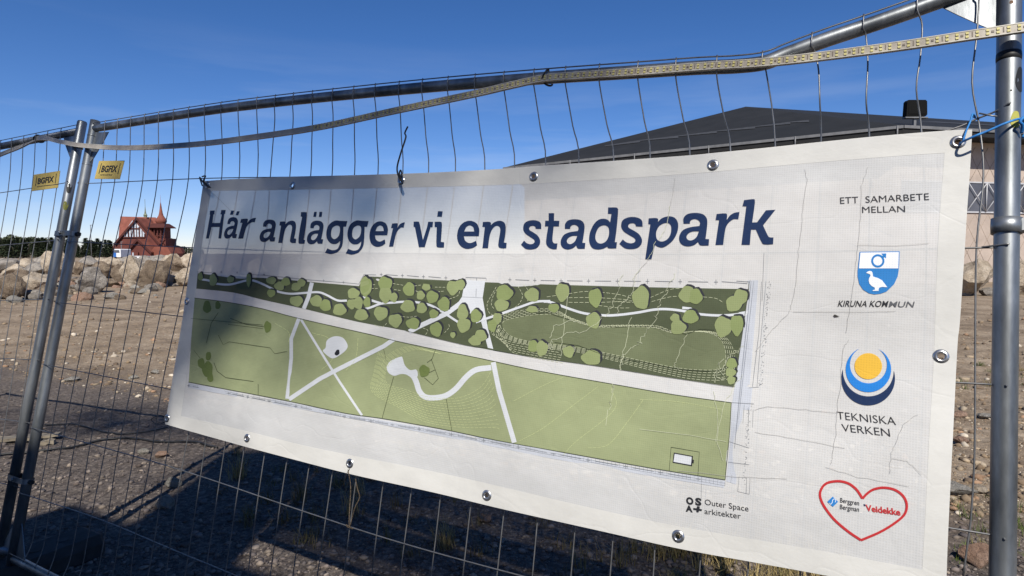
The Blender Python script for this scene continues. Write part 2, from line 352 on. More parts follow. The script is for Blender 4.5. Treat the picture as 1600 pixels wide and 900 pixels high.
gv = [(float(x), float(y), hgt(float(x), float(y))) for y in ys for x in xs]; nx = len(xs)
gf = [(j * nx + i, j * nx + i + 1, (j + 1) * nx + i + 1, (j + 1) * nx + i) for j in range(len(ys) - 1) for i in range(nx - 1)]
me = bpy.data.meshes.new('ground'); me.from_pydata(gv, [], gf); me.polygons.foreach_set('use_smooth', [True] * len(gf))
tag(link('ground', me, None, M['ground']), 'bare stony building-site ground with dark gravel along the fence', kind='structure')

# ---- small stones (stuff): thousands of little faceted rocks
def ico(sub):
    bm = bmesh.new(); bmesh.ops.create_icosphere(bm, subdivisions=sub, radius=1)
    V = np.array([v.co[:] for v in bm.verts]); Fc = [tuple(v.index for v in f.verts) for f in bm.faces]; bm.free(); return V, Fc
ICO1 = ico(1)
def stones(name, pts, sizes, tints, label):
    V0, F0 = ICO1; F0 = np.array(F0); nv = len(V0); N = len(pts)
    ang = RNG.uniform(0, 6.28, N); ca, sa = np.cos(ang), np.sin(ang)
    S = np.stack([RNG.uniform(0.7, 1.3, N), RNG.uniform(0.6, 1.1, N), RNG.uniform(0.35, 0.75, N)], 1) * np.array(sizes)[:, None]
    V = V0[None] * (1 + RNG.uniform(-0.45, 0.25, (N, nv, 1))) * S[:, None, :]
    X = V[..., 0] * ca[:, None] - V[..., 1] * sa[:, None]; Y = V[..., 0] * sa[:, None] + V[..., 1] * ca[:, None]
    V = np.stack([X, Y, V[..., 2]], -1) + np.array(pts)[:, None, :]
    V = V.reshape(-1, 3); Fc = (F0[None] + (np.arange(N) * nv)[:, None, None]).reshape(-1, 3)
    me = bpy.data.meshes.new(name); me.vertices.add(len(V)); me.vertices.foreach_set('co', V.ravel())
    me.loops.add(Fc.size); me.loops.foreach_set('vertex_index', Fc.ravel())
    me.polygons.add(len(Fc)); me.polygons.foreach_set('loop_start', np.arange(0, Fc.size, 3)); me.polygons.foreach_set('loop_total', np.full(len(Fc), 3))
    me.update(); me.validate()
    a = me.color_attributes.new('tint', 'FLOAT_COLOR', 'POINT')
    c = np.concatenate([np.repeat(np.array(tints), nv, 0), np.ones((N * nv, 1))], 1); a.data.foreach_set('color', c.ravel())
    return tag(link(name, me, None, M['stones']), label, kind='stuff')
def scatter(N, x0, x1, y0, y1, pal, smin, smax, p=2.5, keep=lambda x, y, px, py: True, name='gravel', label=''):
    """random spots over a photo area, so that stones thin out with distance"""
    P = []; Sz = []; Tn = []
    while len(P) < N:
        px = random.uniform(x0, x1); py = y0 + (y1 - y0) * random.random() ** 0.85
        q = ground_at(px, py)
        if not keep(q.x, q.y, px, py): continue
        s = smin * (smax / smin) ** (random.random() ** p); s *= max(1, q.y / 6) ** 0.45
        P.append((q.x, q.y, hgt(q.x, q.y) + s * 0.15)); Sz.append(s)
        c = random.choice(pal); k = random.uniform(0.75, 1.2); Tn.append([c[0] * k, c[1] * k, c[2] * k])
    return stones(name, P, Sz, Tn, label)
GP = [srgb(104, 96, 92)[:3], srgb(84, 78, 76)[:3], srgb(122, 112, 104)[:3], srgb(134, 122, 110)[:3], srgb(98, 88, 82)[:3], srgb(114, 104, 98)[:3], srgb(126, 116, 108)[:3]]
SP = [srgb(140, 122, 100)[:3], srgb(126, 108, 88)[:3], srgb(152, 136, 114)[:3], srgb(134, 116, 94)[:3], srgb(150, 122, 98)[:3], srgb(112, 96, 80)[:3], srgb(158, 144, 124)[:3], srgb(188, 176, 158)[:3]]
fd = lambda x, y: (x - base0.x) * -hn.x + (y - base0.y) * -hn.y
scatter(24000, -60, 1660, 598, 1150, GP, 0.005, 0.026, 3.2, lambda x, y, px, py: fd(x, y) < 3.0, 'gravel', 'dark angular gravel strewn along the foot of the fence')
scatter(20000, -60, 1660, 440, 800, SP, 0.006, 0.05, 5.0, lambda x, y, px, py: fd(x, y) > 2.4, 'soil_stones', 'brown and pale little stones scattered over the bare soil')

# ---- dry grass (stuff) in the shade behind the banner and on the right
def grass(name, tufts, label):
    V = []; Fc = []; Tn = []
    for (cx, cy, n_, h_, sp, tone) in tufts:
        for _ in range(n_):
            a = random.uniform(0, 6.28); r = random.random() * 0.06; x, y = cx + r * math.cos(a), cy + r * math.sin(a)
            z = hgt(x, y); hh = h_ * random.uniform(0.5, 1.15); lean = random.uniform(0.2, sp) * hh; b = random.uniform(0, 6.28)
            w_ = 0.0022; dx, dy = math.cos(b + 1.57) * w_, math.sin(b + 1.57) * w_
            k = random.uniform(0.7, 1.3); c = [tone[i] * k for i in range(3)]; i0 = len(V)
            for t in (0, 0.5, 1):
                X = x + math.cos(b) * lean * t * t; Y = y + math.sin(b) * lean * t * t; Z = z + hh * (t - 0.35 * t * t * (lean / hh))
                s = 1 - 0.85 * t; V += [(X - dx * s, Y - dy * s, Z), (X + dx * s, Y + dy * s, Z)]; Tn += [c, c]
            Fc += [(i0, i0 + 1, i0 + 3, i0 + 2), (i0 + 2, i0 + 3, i0 + 5, i0 + 4)]
    me = bpy.data.meshes.new(name); me.from_pydata(V, [], Fc)
    a = me.color_attributes.new('tint', 'FLOAT_COLOR', 'POINT'); a.data.foreach_set('color', np.concatenate([np.array(Tn), np.ones((len(Tn), 1))], 1).ravel())
    return tag(link(name, me, None, M['drygrass']), label, kind='stuff')
DG = srgb(158, 140, 96)[:3]; DG2 = srgb(112, 104, 66)[:3]; DG3 = srgb(84, 96, 48)[:3]
tf = []; DGd = srgb(112, 100, 70)[:3]
for _ in range(90):
    px = random.uniform(340, 1290); py = random.uniform(705, 830 + (px - 340) * .12); q = ground_at(px, py)
    if fd(q.x, q.y) < 0.12: continue
    tf.append((q.x, q.y, random.randint(10, 30), random.uniform(0.05, 0.17), 0.9, random.choice([DGd, DGd, DG2])))
for (px, py, k, h_) in [(372, 745, 70, 0.2), (545, 800, 30, 0.25), (560, 770, 24, 0.22), (700, 850, 50, 0.16), (1060, 862, 110, 0.2), (1130, 874, 100, 0.2), (1230, 890, 90, 0.18)]:
    q = ground_at(px, py); tf.append((q.x, q.y, k, h_, 0.9, DG))
for _ in range(46):
    px = random.uniform(1480, 1640); py = random.choice([random.uniform(560, 620), random.uniform(780, 940)]); q = ground_at(px, py)
    tf.append((q.x, q.y, random.randint(10, 26), random.uniform(0.03, 0.1), 0.9, random.choice([DG2, DG3, DG3])))
for _ in range(60):
    px = random.uniform(1020, 1340); py = random.uniform(850, 940); q = ground_at(px, py)
    if fd(q.x, q.y) < 0.1: continue
    tf.append((q.x, q.y, random.randint(16, 40), random.uniform(0.05, 0.14), 1.0, random.choice([DG, DG, DG2])))
grass('dry_grass', tf, 'dry straw coloured grass in the shade behind the banner')

# ================================================================= ROCKS
def rock_mesh(name, seed, sub=4, cuts=17, rough=0.1):
    rg = random.Random(seed); V, Fc = ico(sub); V = V.copy()
    for _ in range(cuts):
        d = Vector((rg.gauss(0, 1), rg.gauss(0, 1), rg.gauss(0, 0.8))).normalized(); k = rg.uniform(0.52, 0.86); dn = np.array(d)
        s = V @ dn - k; V -= np.maximum(s, 0)[:, None] * dn
    out_ = []
    for v in V:
        p = Vector(v); q = p * 1.7 + Vector((seed * 3.1, seed, 0))
        out_.append(p * (1 + rough * noise.fractal(q * 1.6, 0.9, 2.1, 5) + rough * 0.7 * noise.noise(q * 0.7)))
    me = bpy.data.meshes.new(name); me.from_pydata(out_, [], Fc)
    return me
def boulder(px, by, wpx, hpx, mat, label, seed, group=None, depthk=0.9, name='boulder', rz=0, sub=4, sink=0.12, tilt=0.0, cuts=17):
    q = ground_at(px, by); D = q.y; W_, H_ = wpx * D / F, hpx * D / F
    me = rock_mesh('boulder', seed, sub, cuts); me.materials.append(mat)
    me.transform(Matrix.Rotation(rz, 4, 'Z') @ Matrix.Rotation(tilt, 4, 'Y'))
    co = np.array([v.co[:] for v in me.vertices]); mn, mxx = co.min(0), co.max(0)
    co = (co - (mn + mxx) / 2) / (mxx - mn) * np.array([W_, W_ * depthk, H_ * (1 + sink)])
    zt_ = co[:, 2] / co[:, 2].max(); lean = 0.22 * math.sin(seed * 1.7)
    k_ = np.where(zt_ < 0, 1 + 0.32 * zt_, 1 - 0.22 * np.maximum(zt_ - .1, 0) ** 1.3); co[:, 0] = co[:, 0] * k_ + lean * W_ * zt_ * .5; co[:, 1] *= k_
    me.vertices.foreach_set('co', co.ravel()); me.update()
    o = bpy.data.objects.new(name, me); COL.objects.link(o)
    o.location = (q.x, q.y + W_ * depthk * 0.35, H_ * (1 + sink) / 2 - H_ * sink + hgt(q.x, q.y))
    return tag(o, label, 'boulder', group)
T_, G_, B_ = M['rock_tan'], M['rock_grey'], M['rock_brown']
RG = 'boulders heaped along the far edge of the site'
BACK = [(-2, 426, 40, 24, 1, 'low grey boulder in the back row at the far left edge'), (28, 424, 36, 20, 0, 'tan boulder in the back row above the pale low boulder'), (58, 420, 30, 20, 1, 'small grey back row boulder left of the posts'),
 (108, 428, 30, 26, 0, 'tan back row boulder squeezed behind the right hand post'), (134, 422, 34, 22, 1, 'grey back row boulder above the large grey one'), (170, 424, 34, 22, 0, 'sandy back row boulder in front of the van'), (196, 420, 34, 22, 1, 'grey back row boulder left of the tallest one'),
 (240, 419, 34, 22, 1, 'grey back row boulder right of the tallest one'), (272, 424, 30, 26, 2, 'brown back row boulder between the two sandy ones'), (298, 424, 34, 30, 0, 'tan back row boulder touching the banner edge'), (66, 462, 30, 20, 2, 'brown front rock at the left foot of the posts'), (160, 449, 34, 14, 2, 'low brown rock right of the large grey boulder'), (24, 446, 34, 26, 2, 'dark brown rock wedged behind the left edge boulder')]
BL = [(8, 467, 38, 46, B_, 'dark brown boulder at the left edge with a notch in front', 1),
 (41, 453, 46, 30, T_, 'pale low boulder just right of the dark boulder at the left edge', 2),
 (46, 465, 28, 15, G_, 'small grey rock in front of the pale low boulder', 3),
 (76, 434, 34, 46, T_, 'tan rounded boulder directly behind the two fence posts', 4),
 (44, 431, 40, 24, G_, 'knobbly grey rubble boulder behind the pale low boulder', 5),
 (14, 430, 34, 20, T_, 'tan boulder far back at the left edge', 6),
 (131, 458, 52, 42, G_, 'large grey boulder with a deep shadow under it right of the fence posts', 7),
 (122, 430, 20, 22, B_, 'dark boulder behind the large grey one', 8),
 (150, 436, 40, 28, B_, 'brown boulder behind the right end of the large grey one', 9),
 (158, 420, 30, 20, T_, 'sandy boulder on the skyline of the heap under the church roof', 10),
 (182, 442, 22, 32, B_, 'narrow dark boulder leaning left of the tallest one', 11),
 (205, 448, 38, 52, T_, 'tallest tan boulder with a slanted bright face', 12),
 (236, 449, 37, 44, B_, 'brown boulder beside the tallest tan one', 13),
 (258, 421, 30, 26, T_, 'sandy boulder on top of the heap below the church tower', 14),
 (286, 418, 30, 22, T_, 'upper one of two sandy boulders next to the banner edge', 15),
 (285, 447, 32, 32, T_, 'lower one of two sandy boulders next to the banner edge', 16),
 (262, 447, 18, 22, G_, 'grey broken rock in the dark gap next to the brown boulder', 17),
 (181, 448, 22, 7, M['rock_pink'], 'flat pinkish rock at the foot of the narrow dark boulder', 18),
 (210, 455, 16, 10, M['rock_pale'], 'small whitish rock in front of the tallest boulder', 19),
 (100, 424, 26, 18, G_, 'grey boulder glimpsed between the two fence posts', 20),
 (222, 424, 40, 26, G_, 'grey boulder behind the tallest and the brown boulder', 21),
 (1532, 464, 62, 62, T_, 'big grey beige boulder between the banner and the right fence post', 22),
 (1512, 462, 34, 36, B_, 'brown boulder half hidden by the right edge of the banner', 23),
 (1604, 462, 60, 58, T_, 'boulder at the right edge behind the right fence post', 24)]
for i, (px, by, w_, h_, mt, lb, sd) in enumerate(BL):
    boulder(px, by, w_ * 1.1, h_ * 0.96, mt, lb, sd * 7 + 3, RG, rz=sd * 1.3, tilt=0.25 * math.sin(sd * 2.3), depthk=0.75 + 0.3 * (sd % 3) / 2)
for i in range(11):   # seen dimly through the cloth
    px = 318 + i * 27; boulder(px, 438 + (i * 7) % 16, 34 + (i * 5) % 14, 26 + (i * 11) % 18, [T_, B_, G_][i % 3], 'boulder of the heap showing dimly through the banner cloth', 200 + i, RG, sub=3, rz=i)
for i, (px, by, w_, h_, k, lb) in enumerate(BACK): boulder(px, by, w_, h_, [T_, G_, B_][k], lb, 500 + i * 3, RG, rz=i * 1.7, depthk=.9, sub=3, tilt=.4 * math.sin(i * 2.1))
rub = [rock_mesh('rubble_rock', 300 + i, 2, 9, 0.08) for i in range(5)]
for i, me in enumerate(rub): me.materials.append([T_, G_, B_, M['rock_pink'], M['rock_pale']][i])
RL = ['small tan broken rock', 'small grey broken rock', 'small brown broken rock', 'small pinkish broken rock', 'small pale broken rock']
for i in range(110):
    px = random.uniform(-10, 300) if i < 96 else random.uniform(1500, 1620); py = random.uniform(426, 468); q = ground_at(px, py)
    o = bpy.data.objects.new('rubble_rock', rub[i % 5]); COL.objects.link(o); s = random.uniform(0.08, 0.34)
    o.location = (q.x, q.y, s * 0.25 + hgt(q.x, q.y)); o.scale = (s * random.uniform(.8, 1.5), s, s * random.uniform(.5, .8)); o.rotation_euler = (0, 0, random.uniform(0, 6))
    wh = 'on the soil left of the fence posts' if px < 90 else ('among the boulders below the church' if px < 310 else 'on the soil behind the right fence post')
    tag(o, RL[i % 5] + ' ' + wh, 'rock', RL[i % 5] + 's ' + wh)
# single stones nearer the fence
def stone(px, by, wpx, hpx, mat, label, seed, dk=0.8, cuts=13):
    return boulder(px, by, wpx, hpx, mat, label, seed, depthk=dk, name='stone', sub=3, sink=0.25, cuts=cuts)
for a in [(253, 793, 36, 19, M['rock_pale'], 'rounded whitish stone lying at the edge of the shade', 401),
          (268, 760, 24, 16, M['rock_pale'], 'smaller whitish stone just behind the rounded one', 402),
          (222, 709, 18, 9, M['rock_pale'], 'little cream stone on the sunlit gravel', 403),
          (250, 714, 22, 10, M['rock_pink'], 'reddish stone on the gravel beside the little cream one', 404),
          (1500, 777, 60, 22, M['rock_pale'], 'flat pale green grey stone by the right edge of the banner', 405),
          (1536, 772, 34, 12, M['rock_tan'], 'flat tan stone between the pale stone and the right post', 406),
          (1540, 885, 52, 34, M['rock_pink'], 'angular pinkish stone at the foot of the right post', 407),
          (580, 752, 22, 12, M['rock_pink'], 'brownish stone in the shade under the banner', 408),
          (757, 815, 26, 14, M['rock_pink'], 'orange brown stone in deep shade under the banner', 409),
          (1508, 692, 24, 12, M['rock_pink'], 'pink stone halfway up the soil right of the banner', 410),
          (1503, 648, 26, 9, M['rock_pink'], 'flat rusty stone on the soil right of the banner', 411),
          (1548, 652, 30, 8, M['rock_pale'], 'flat pale stone beside the right post', 412),
          (1594, 808, 26, 10, M['rock_tan'], 'tan stone to the right of the right post', 413),
          (205, 592, 18, 6, M['rock_pale'], 'flat grey white stone far out on the soil', 414),
          (108, 596, 24, 7, M['rock_pale'], 'flat pale slab next to the fence posts on the soil', 415),
          (240, 585, 14, 7, M['rock_pale'], 'cream stone on the soil left of the banner', 416),
          (65, 752, 0.1, 0.1, M['rock_pale'], '', 0)][:-1]:
    stone(*a[:5], a[5], a[6])
# boards and cable on the gravel
def board(px0, py0, px1, py1, wd, th, label, z=0.0):
    a, b = ground_at(px0, py0), ground_at(px1, py1); c = (a + b) / 2; d = b - a; o = empty('wooden_board', label, 'board', (c.x, c.y, z), math.atan2(d.y, d.x))
    bm = MB(); L_ = d.length; ns = 8
    V = []; 
    for i in range(ns + 1):
        x = -L_ / 2 + L_ * i / ns; dz = 0.006 * math.sin(i * 1.1 + px0)
        for (yy, zz) in ((-wd / 2, 0), (wd / 2, 0), (wd / 2, th), (-wd / 2, th)): V.append((x + (0.01 * math.sin(yy * 90 + i) if i in (0, ns) else 0), yy, zz + dz))
    Fc = [(i * 4 + k, i * 4 + (k + 1) % 4, i * 4 + 4 + (k + 1) % 4, i * 4 + 4 + k) for i in range(ns) for k in range(4)] + [(3, 2, 1, 0), (ns * 4, ns * 4 + 1, ns * 4 + 2, ns * 4 + 3)]
    bm.add(V, Fc); bm.build('plank', M['wood'], o)
board(-30, 690, 62, 688, 0.10, 0.022, 'grey weathered board lying left of and behind the fence posts', 0.01)
board(50, 686, 96, 683, 0.07, 0.02, 'short split board on the gravel right of the fence posts', 0.012)
board(66, 694, 88, 692, 0.06, 0.03, 'stubby board end lying in front of the split board', 0.0)
bm = MB(); cpts = [ground_at(*p) for p in [(-60, 716), (0, 711), (60, 706), (110, 700), (150, 690), (190, 686), (240, 689), (300, 692), (340, 700)]]
bm.tube([(p.x, p.y, hgt(p.x, p.y) + 0.014) for p in cat_rom(cpts, 8)], 0.008, 6); tag(bm.build('ground_cable', M['black']), 'thin black cable lying across the gravel behind the left posts', 'cable')
bm = MB(); cpts = [ground_at(*p) for p in [(70, 664), (110, 664), (150, 672), (185, 680), (230, 676), (262, 668)]]
bm.tube([(p.x, p.y, hgt(p.x, p.y) + 0.013) for p in cat_rom(cpts, 8)], 0.006, 6); tag(bm.build('ground_cable', M['black']), 'shorter black cable behind the longer one on the gravel', 'cable')
# ================================================================= FENCE PANELS
def frame(eu, ev, origin):
    nn = eu.cross(ev).normalized(); return Matrix.Translation(origin) @ Matrix((eu, ev, nn)).transposed().to_4x4()
MF = frame(EU, EV, T0 - EV * VB)
def lp(px, py, z=0.0):                 # photo pixel -> fence frame, at height z in front of the plane
    u, v = onf(px, py, z); return Vector((u, VB - v, z))
DU = 0.1043; U0 = 0.13
def zmesh(u, v):                       # the mesh is dished a little backwards under the top rail
    s = max(0.0, math.sin(math.pi * min(max(u / PW, 0), 1))); return -0.035 * s * math.exp(-((v - 0.45) / 0.4) ** 2)
fence = empty('construction_fence', 'near galvanised mesh fence panel with bent top rail carrying the banner', 'fence panel', M=MF)
def post(parent, u, ytop, mat=None, stickers=False, ybot=-0.03):
    o = MB()
    o.lathe([(0.0, ytop - 0.004), (0.018, ytop - 0.004), (0.0185, ytop), (0.0213, ytop), (0.0213, ytop - 0.05), (0.0213, 1.4), (0.0213, 0.7), (0.0213, ybot), (0, ybot)], 40, (u, 0, 0), rot=Matrix.Rotation(R(-90), 3, 'X'))
    return o.build('post', M['steel'], parent)
def fix_lathe_note(): pass
# main posts (lathe axis turned to the frame's y)
post(fence, 0.0, VB + 0.028); pr = post(fence, PW, VB + 0.02)
ct = [(120, 0)]  # unused
# top rail, bent down and out towards the right
railpx = [(160, 199, .0), (300, 177, .0), (400, 163.5, .0), (550, 147.5, .01), (700, 133.5, .02), (850, 122, .03), (1000, 112, .03), (1090, 106, .03), (1150, 103.5, .03), (1195, 98, .03), (1230, 84.5, .025), (1290, 62.5, .02), (1350, 42.5, .012), (1410, 22, .008), (1470, 0.5, .004), (1520, -16, 0)]
rp = [lp(*p) for p in railpx]; rp[0].x = 0.015; rp.append(Vector((PW - 0.01, VB + 0.005 - 0.0, 0)))
rail = cat_rom(rp, 7)
MB().tube(rail, 0.0175, 16).build('top_rail', M['steel'], fence)
MB().tube([(0.01, 0.06, 0), (1.2, 0.052, 0), (2.4, 0.05, 0), (3.49, 0.06, 0)], 0.0175, 16).build('bottom_rail', M['steel'], fence)
def railat(u):
    for a, b in zip(rail, rail[1:]):
        if a.x <= u <= b.x: t = (u - a.x) / (b.x - a.x + 1e-9); return a.lerp(b, t)
    return rail[-1]
# gusset plates
def plate(parent, pts, name='corner_plate', th=0.003, z=0.0, mat=None):
    n_ = len(pts); V = [(x, y, z + th / 2) for x, y in pts] + [(x, y, z - th / 2) for x, y in pts]
    o = MB(); o.add(V, [tuple(range(n_)), tuple(range(2 * n_ - 1, n_ - 1, -1))] + [(i, i + n_, (i + 1) % n_ + n_, (i + 1) % n_) for i in range(n_)])
    return o.build(name, mat or M['steel'], parent)
YT = VB - 0.02
plate(fence, [(0.015, YT - 0.012), (0.135, YT - 0.02), (0.10, YT - 0.075), (0.045, YT - 0.145), (0.015, YT - 0.165)])
q1, q2, q3, q4, q5 = [lp(*p) for p in [(1464, 8), (1560, -36), (1560, 52), (1528, 38), (1497, 24)]]
plate(fence, [(PW - 0.12, VB - 0.04), (PW - 0.015, VB - 0.02), (PW - 0.015, q3.y), (q4.x, q4.y), (q5.x, q5.y)])
plate(fence, [(0.015, 0.22), (0.03, 0.2), (0.105, 0.075), (0.10, 0.062), (0.015, 0.062)]); plate(fence, [(PW - 0.015, 0.22), (PW - 0.11, 0.075), (PW - 0.10, 0.062), (PW - 0.015, 0.062)])
# vertical wires traced where they are seen
topx = dict(zip(range(10, 33), [(401.6,158),(430,154),(459,151),(489.6,147),(522,144),(555.6,140),(590,136),(628,133),(665,129),(705.6,125.6),(748.7,121),(794.5,117.5),(841.7,114),(890.7,110),(943,106),(1002.5,102),(1061,98),(1124,95),(1194,90),(1270,57),(1349.5,30),(1433.5,0),(1530,-30)]))
row1 = dict(zip(range(11, 33), [(422.6,273),(453,273),(485.6,272),(519,271),(554,270.4),(590.6,270),(629.4,269.6),(669.6,269),(711.6,267),(757.5,265),(804,261),(852.5,255),(904.5,252),(959,252),(1016,246),(1078,242.5),(1141.6,237),(1211.5,229.5),(1283,222),(1358.5,214.5),(1440,205.5),(1529.5,192)]))
mid = {28: [(1197, 112)], 29: [(1273, 80), (1279, 110), (1281, 160)], 30: [(1353, 55), (1356, 100), (1353.5, 160)], 31: [(1441, 40), (1438, 90), (1432, 140)], 32: [(1530, 0), (1526.5, 54), (1519, 129)]}
low = {32: [(1535.5, 240), (1536, 290), (1526, 385), (1524, 520), (1523, 700), (1517.7, 802), (1514, 835), (1505, 900)]}
rs = random.Random(5); WR = 0.0019
for k in range(33):
    un = U0 + DU * k; P = []
    if k in topx: t_ = lp(*topx[k], 0.02); top = Vector((t_.x, railat(t_.x).y + 0.022, railat(t_.x).z + 0.019))
    else: top = Vector((un, railat(un).y + 0.022, 0.019 + railat(un).z))
    P.append(top); P.append(Vector((top.x, top.y - 0.035, top.z)))
    if k in row1:
        r_ = lp(*row1[k], zmesh(un, 0.3))
        if k in mid: P += [lp(*q, top.z * 0.6) for q in mid[k]]
        else:
            P.append(top.lerp(r_, 0.32) + Vector((-0.22 * (r_.x - top.x), 0, 0)))
            P.append(top.lerp(r_, 0.62) + Vector((-0.12 * (r_.x - top.x), 0, 0)))
        P.append(r_)
    else: P.append(Vector((un + 0.015, VB - 0.29, zmesh(un, 0.3))))
    if k in low: P += [lp(*q, 0.0) for q in low[k]]
    else:
        for v in (0.571, 0.857, 1.143, 1.43, 1.714, 1.9, 1.985):
            P.append(Vector((un + rs.uniform(-.003, .003) + 0.012 * math.sin(v * 3) * (0.5 if k < 12 else 0.2), VB - v, zmesh(un, v) + (0.02 if v > 1.95 else 0.004 * rs.uniform(-1, 1)))))
    MB().tube(cat_rom(P, 4), WR, 5).build('vertical_wire', M['wire'], fence)
# horizontal wires
sag = {0: None, 1: [(0, .285), (.05, .286), (.9, .298), (1.735, .33), (2.3, .345), (2.9, .342), (3.33, .335), (3.46, .3), (3.5, .285)], 2: [(0, .571), (.9, .588), (1.8, .6), (2.8, .598), (3.43, .582), (3.46, .58), (3.5, .578)],
       3: [(0, .857), (1, .87), (2, .885), (3, .875), (3.46, .857), (3.5, .857)], 4: [(0, 1.143), (1, 1.155), (2, 1.17), (3, 1.155), (3.46, 1.143), (3.5, 1.143)],
       5: [(0, 1.428), (1, 1.436), (1.7, 1.457), (2.1, 1.466), (2.6, 1.458), (3.46, 1.43), (3.5, 1.43)], 6: [(0, 1.714), (.6, 1.709), (1.2, 1.719), (2.2, 1.73), (3.46, 1.714), (3.5, 1.714)]}
for k, s_ in sag.items():
    if k == 0: P = [Vector((p.x, p.y + 0.0195, p.z + 0.0165)) for p in rail[:-6]]
    else: P = [Vector((u, VB - v, (0.0225 if u in (0, 3.5) else zmesh(u, v)) + 0.003)) for u, v in s_]; P = cat_rom(P, 8)
    MB().tube(P, 0.002, 5).build('horizontal_wire', M['wire'], fence)
MB().tube([(0.005, 0.085, 0.019), (3.49, 0.085, 0.019)], 0.002, 5).build('horizontal_wire', M['wire'], fence)
MB().tube([lp(1530, 177, .01), lp(1545, 180, .012), lp(1558, 182, .016)], 0.0018, 5).build('wire_stub', M['wire'], fence)
# band, stains and coupling on the right post
RY = Matrix.Rotation(R(-90), 3, 'X')
def ring(parent, u, v0, v1, r, name, mat, n_=28):
    y0, y1 = VB - v1, VB - v0
    return MB().lathe([(r - .004, y0), (r, y0), (r + .0006, (y0 + y1) / 2), (r, y1), (r - .004, y1)], n_, (u, 0, 0), rot=RY).build(name, mat, parent)
vv = lambda y: onf(1574, y)[1]
ring(fence, PW, vv(84), vv(97), 0.0216, 'black_band', M['black'])
cl = ring(fence, PW, vv(342), vv(365), 0.0262, 'collar', M['steel'])
MB().box((PW + 0.033, VB - vv(353), 0), (0.03, 0.024, 0.03)).build('collar_lug', M['steel'], cl)
def patch(parent, u, v, r, w_, h_, name, mat, ang=0.0):
    """oval sticker or stain wrapped on a post"""
    V = [(u + r * math.sin(ang), VB - v, r * math.cos(ang))]; n_ = 22
    for i in range(n_):
        t = 2 * math.pi * i / n_; a = ang + (w_ / 2 * math.cos(t) * (1 + .12 * math.sin(3 * t + u))) / r
        V.append((u + r * math.sin(a), VB - v + h_ / 2 * math.sin(t) * (1 + .1 * math.cos(2 * t)), r * math.cos(a)))
    return MB().add(V, [(0, i + 1, (i + 1) % n_ + 1) for i in range(n_)]).build(name, mat, parent)
patch(fence, PW, vv(130), 0.0221, 0.024, 0.06, 'black_smear', M['black'], 0.95)
patch(fence, PW, vv(193), 0.0221, 0.018, 0.04, 'yellow_stain', M['moss'], 0.45)
patch(fence, PW, vv(12), 0.0216, 0.007, 0.009, 'rust_spot', M['rock_pink'], 0.0)
patch(fence, PW, vv(148), 0.0216, 0.003, 0.004, 'rust_spot', M['rock_brown'], 0.05)
# joint rings round the left post near the plate
ring(fence, 0.0, 0.045, 0.052, 0.0219, 'weld_ring', M['steel'])
ring(fence, 0.0, 0.19, 0.194, 0.0217, 'weld_ring', M['steel'])

# name tags: plate + printed word
def text_mesh(s, bold=0.0, ext=0.0, shear=0.0):
    c = bpy.data.curves.new('lettering', 'FONT'); c.body = s; c.offset = bold; c.resolution_u = 3; c.shear = shear
    o = bpy.data.objects.new('lettering', c); COL.objects.link(o)
    dg = bpy.context.evaluated_depsgraph_get(); me = bpy.data.meshes.new_from_object(o.evaluated_get(dg))
    bpy.data.objects.remove(o); bpy.data.curves.remove(c); return me
def tag_plate(parent, corners, conv):
    a, b_, c_, d_ = [conv(*p) for p in corners]        # tl tr br bl
    ex = (b_ - a + c_ - d_) / 2; ey = (a - d_ + b_ - c_) / 2; o0 = d_
    f_ = lambda s, t, z=0.0: (o0.x + ex.x * s + ey.x * t, o0.y + ex.y * s + ey.y * t, z)
    V = [f_(0, 0, .003), f_(1, 0, .003), f_(1, 1, .003), f_(0, 1, .003), f_(0, 0, .0055), f_(1, 0, .0055), f_(1, 1, .0055), f_(0, 1, .0055)]
    tg = MB().add(V, [(0, 3, 2, 1), (4, 5, 6, 7), (0, 1, 5, 4), (1, 2, 6, 5), (2, 3, 7, 6), (3, 0, 4, 7)]).build('name_tag', M['tag'], parent)
    me = text_mesh('BGFIX', 0.035, shear=0.0); co = np.array([v.co[:] for v in me.vertices]); mn, mx_ = co.min(0), co.max(0)
    for v in me.vertices:
        s = (v.co.x - mn[0]) / (mx_[0] - mn[0]); t = (v.co.y - mn[1]) / (mx_[1] - mn[1]); v.co = f_(0.2 + s * 0.62, 0.36 + t * 0.38, .0062)
    lt = link('lettering', me, tg, M['tagink']); me.materials.clear(); me.materials.append(M['tagink'])
    bb = MB()
    for s0, s1 in ((0.12, 0.145), (0.875, 0.9)): bb.add([f_(s0, .28, .0061), f_(s1, .28, .0061), f_(s1, .86, .0061), f_(s0, .86, .0061)], [(0, 1, 2, 3)])
    bb.add([f_(.2, .2, .0061), f_(.68, .2, .0061), f_(.68, .235, .0061), f_(.2, .235, .0061)], [(0, 1, 2, 3)])
    for i in range(5):
        for j in range(5):
            if (i * 7 + j * 3 + i * j) % 3: s0, t0 = .74 + i * .022, .1 + j * .03; bb.add([f_(s0, t0, .0061), f_(s0 + .02, t0, .0061), f_(s0 + .02, t0 + .027, .0061), f_(s0, t0 + .027, .0061)], [(0, 1, 2, 3)]) if False else None
    bb.build('tag_border_print', M['tagink'], tg)
    return tg
tag_plate(fence, [(156, 251.6), (194.6, 251), (188, 280), (148, 279.5)], lambda x, y: lp(x, y, .004))

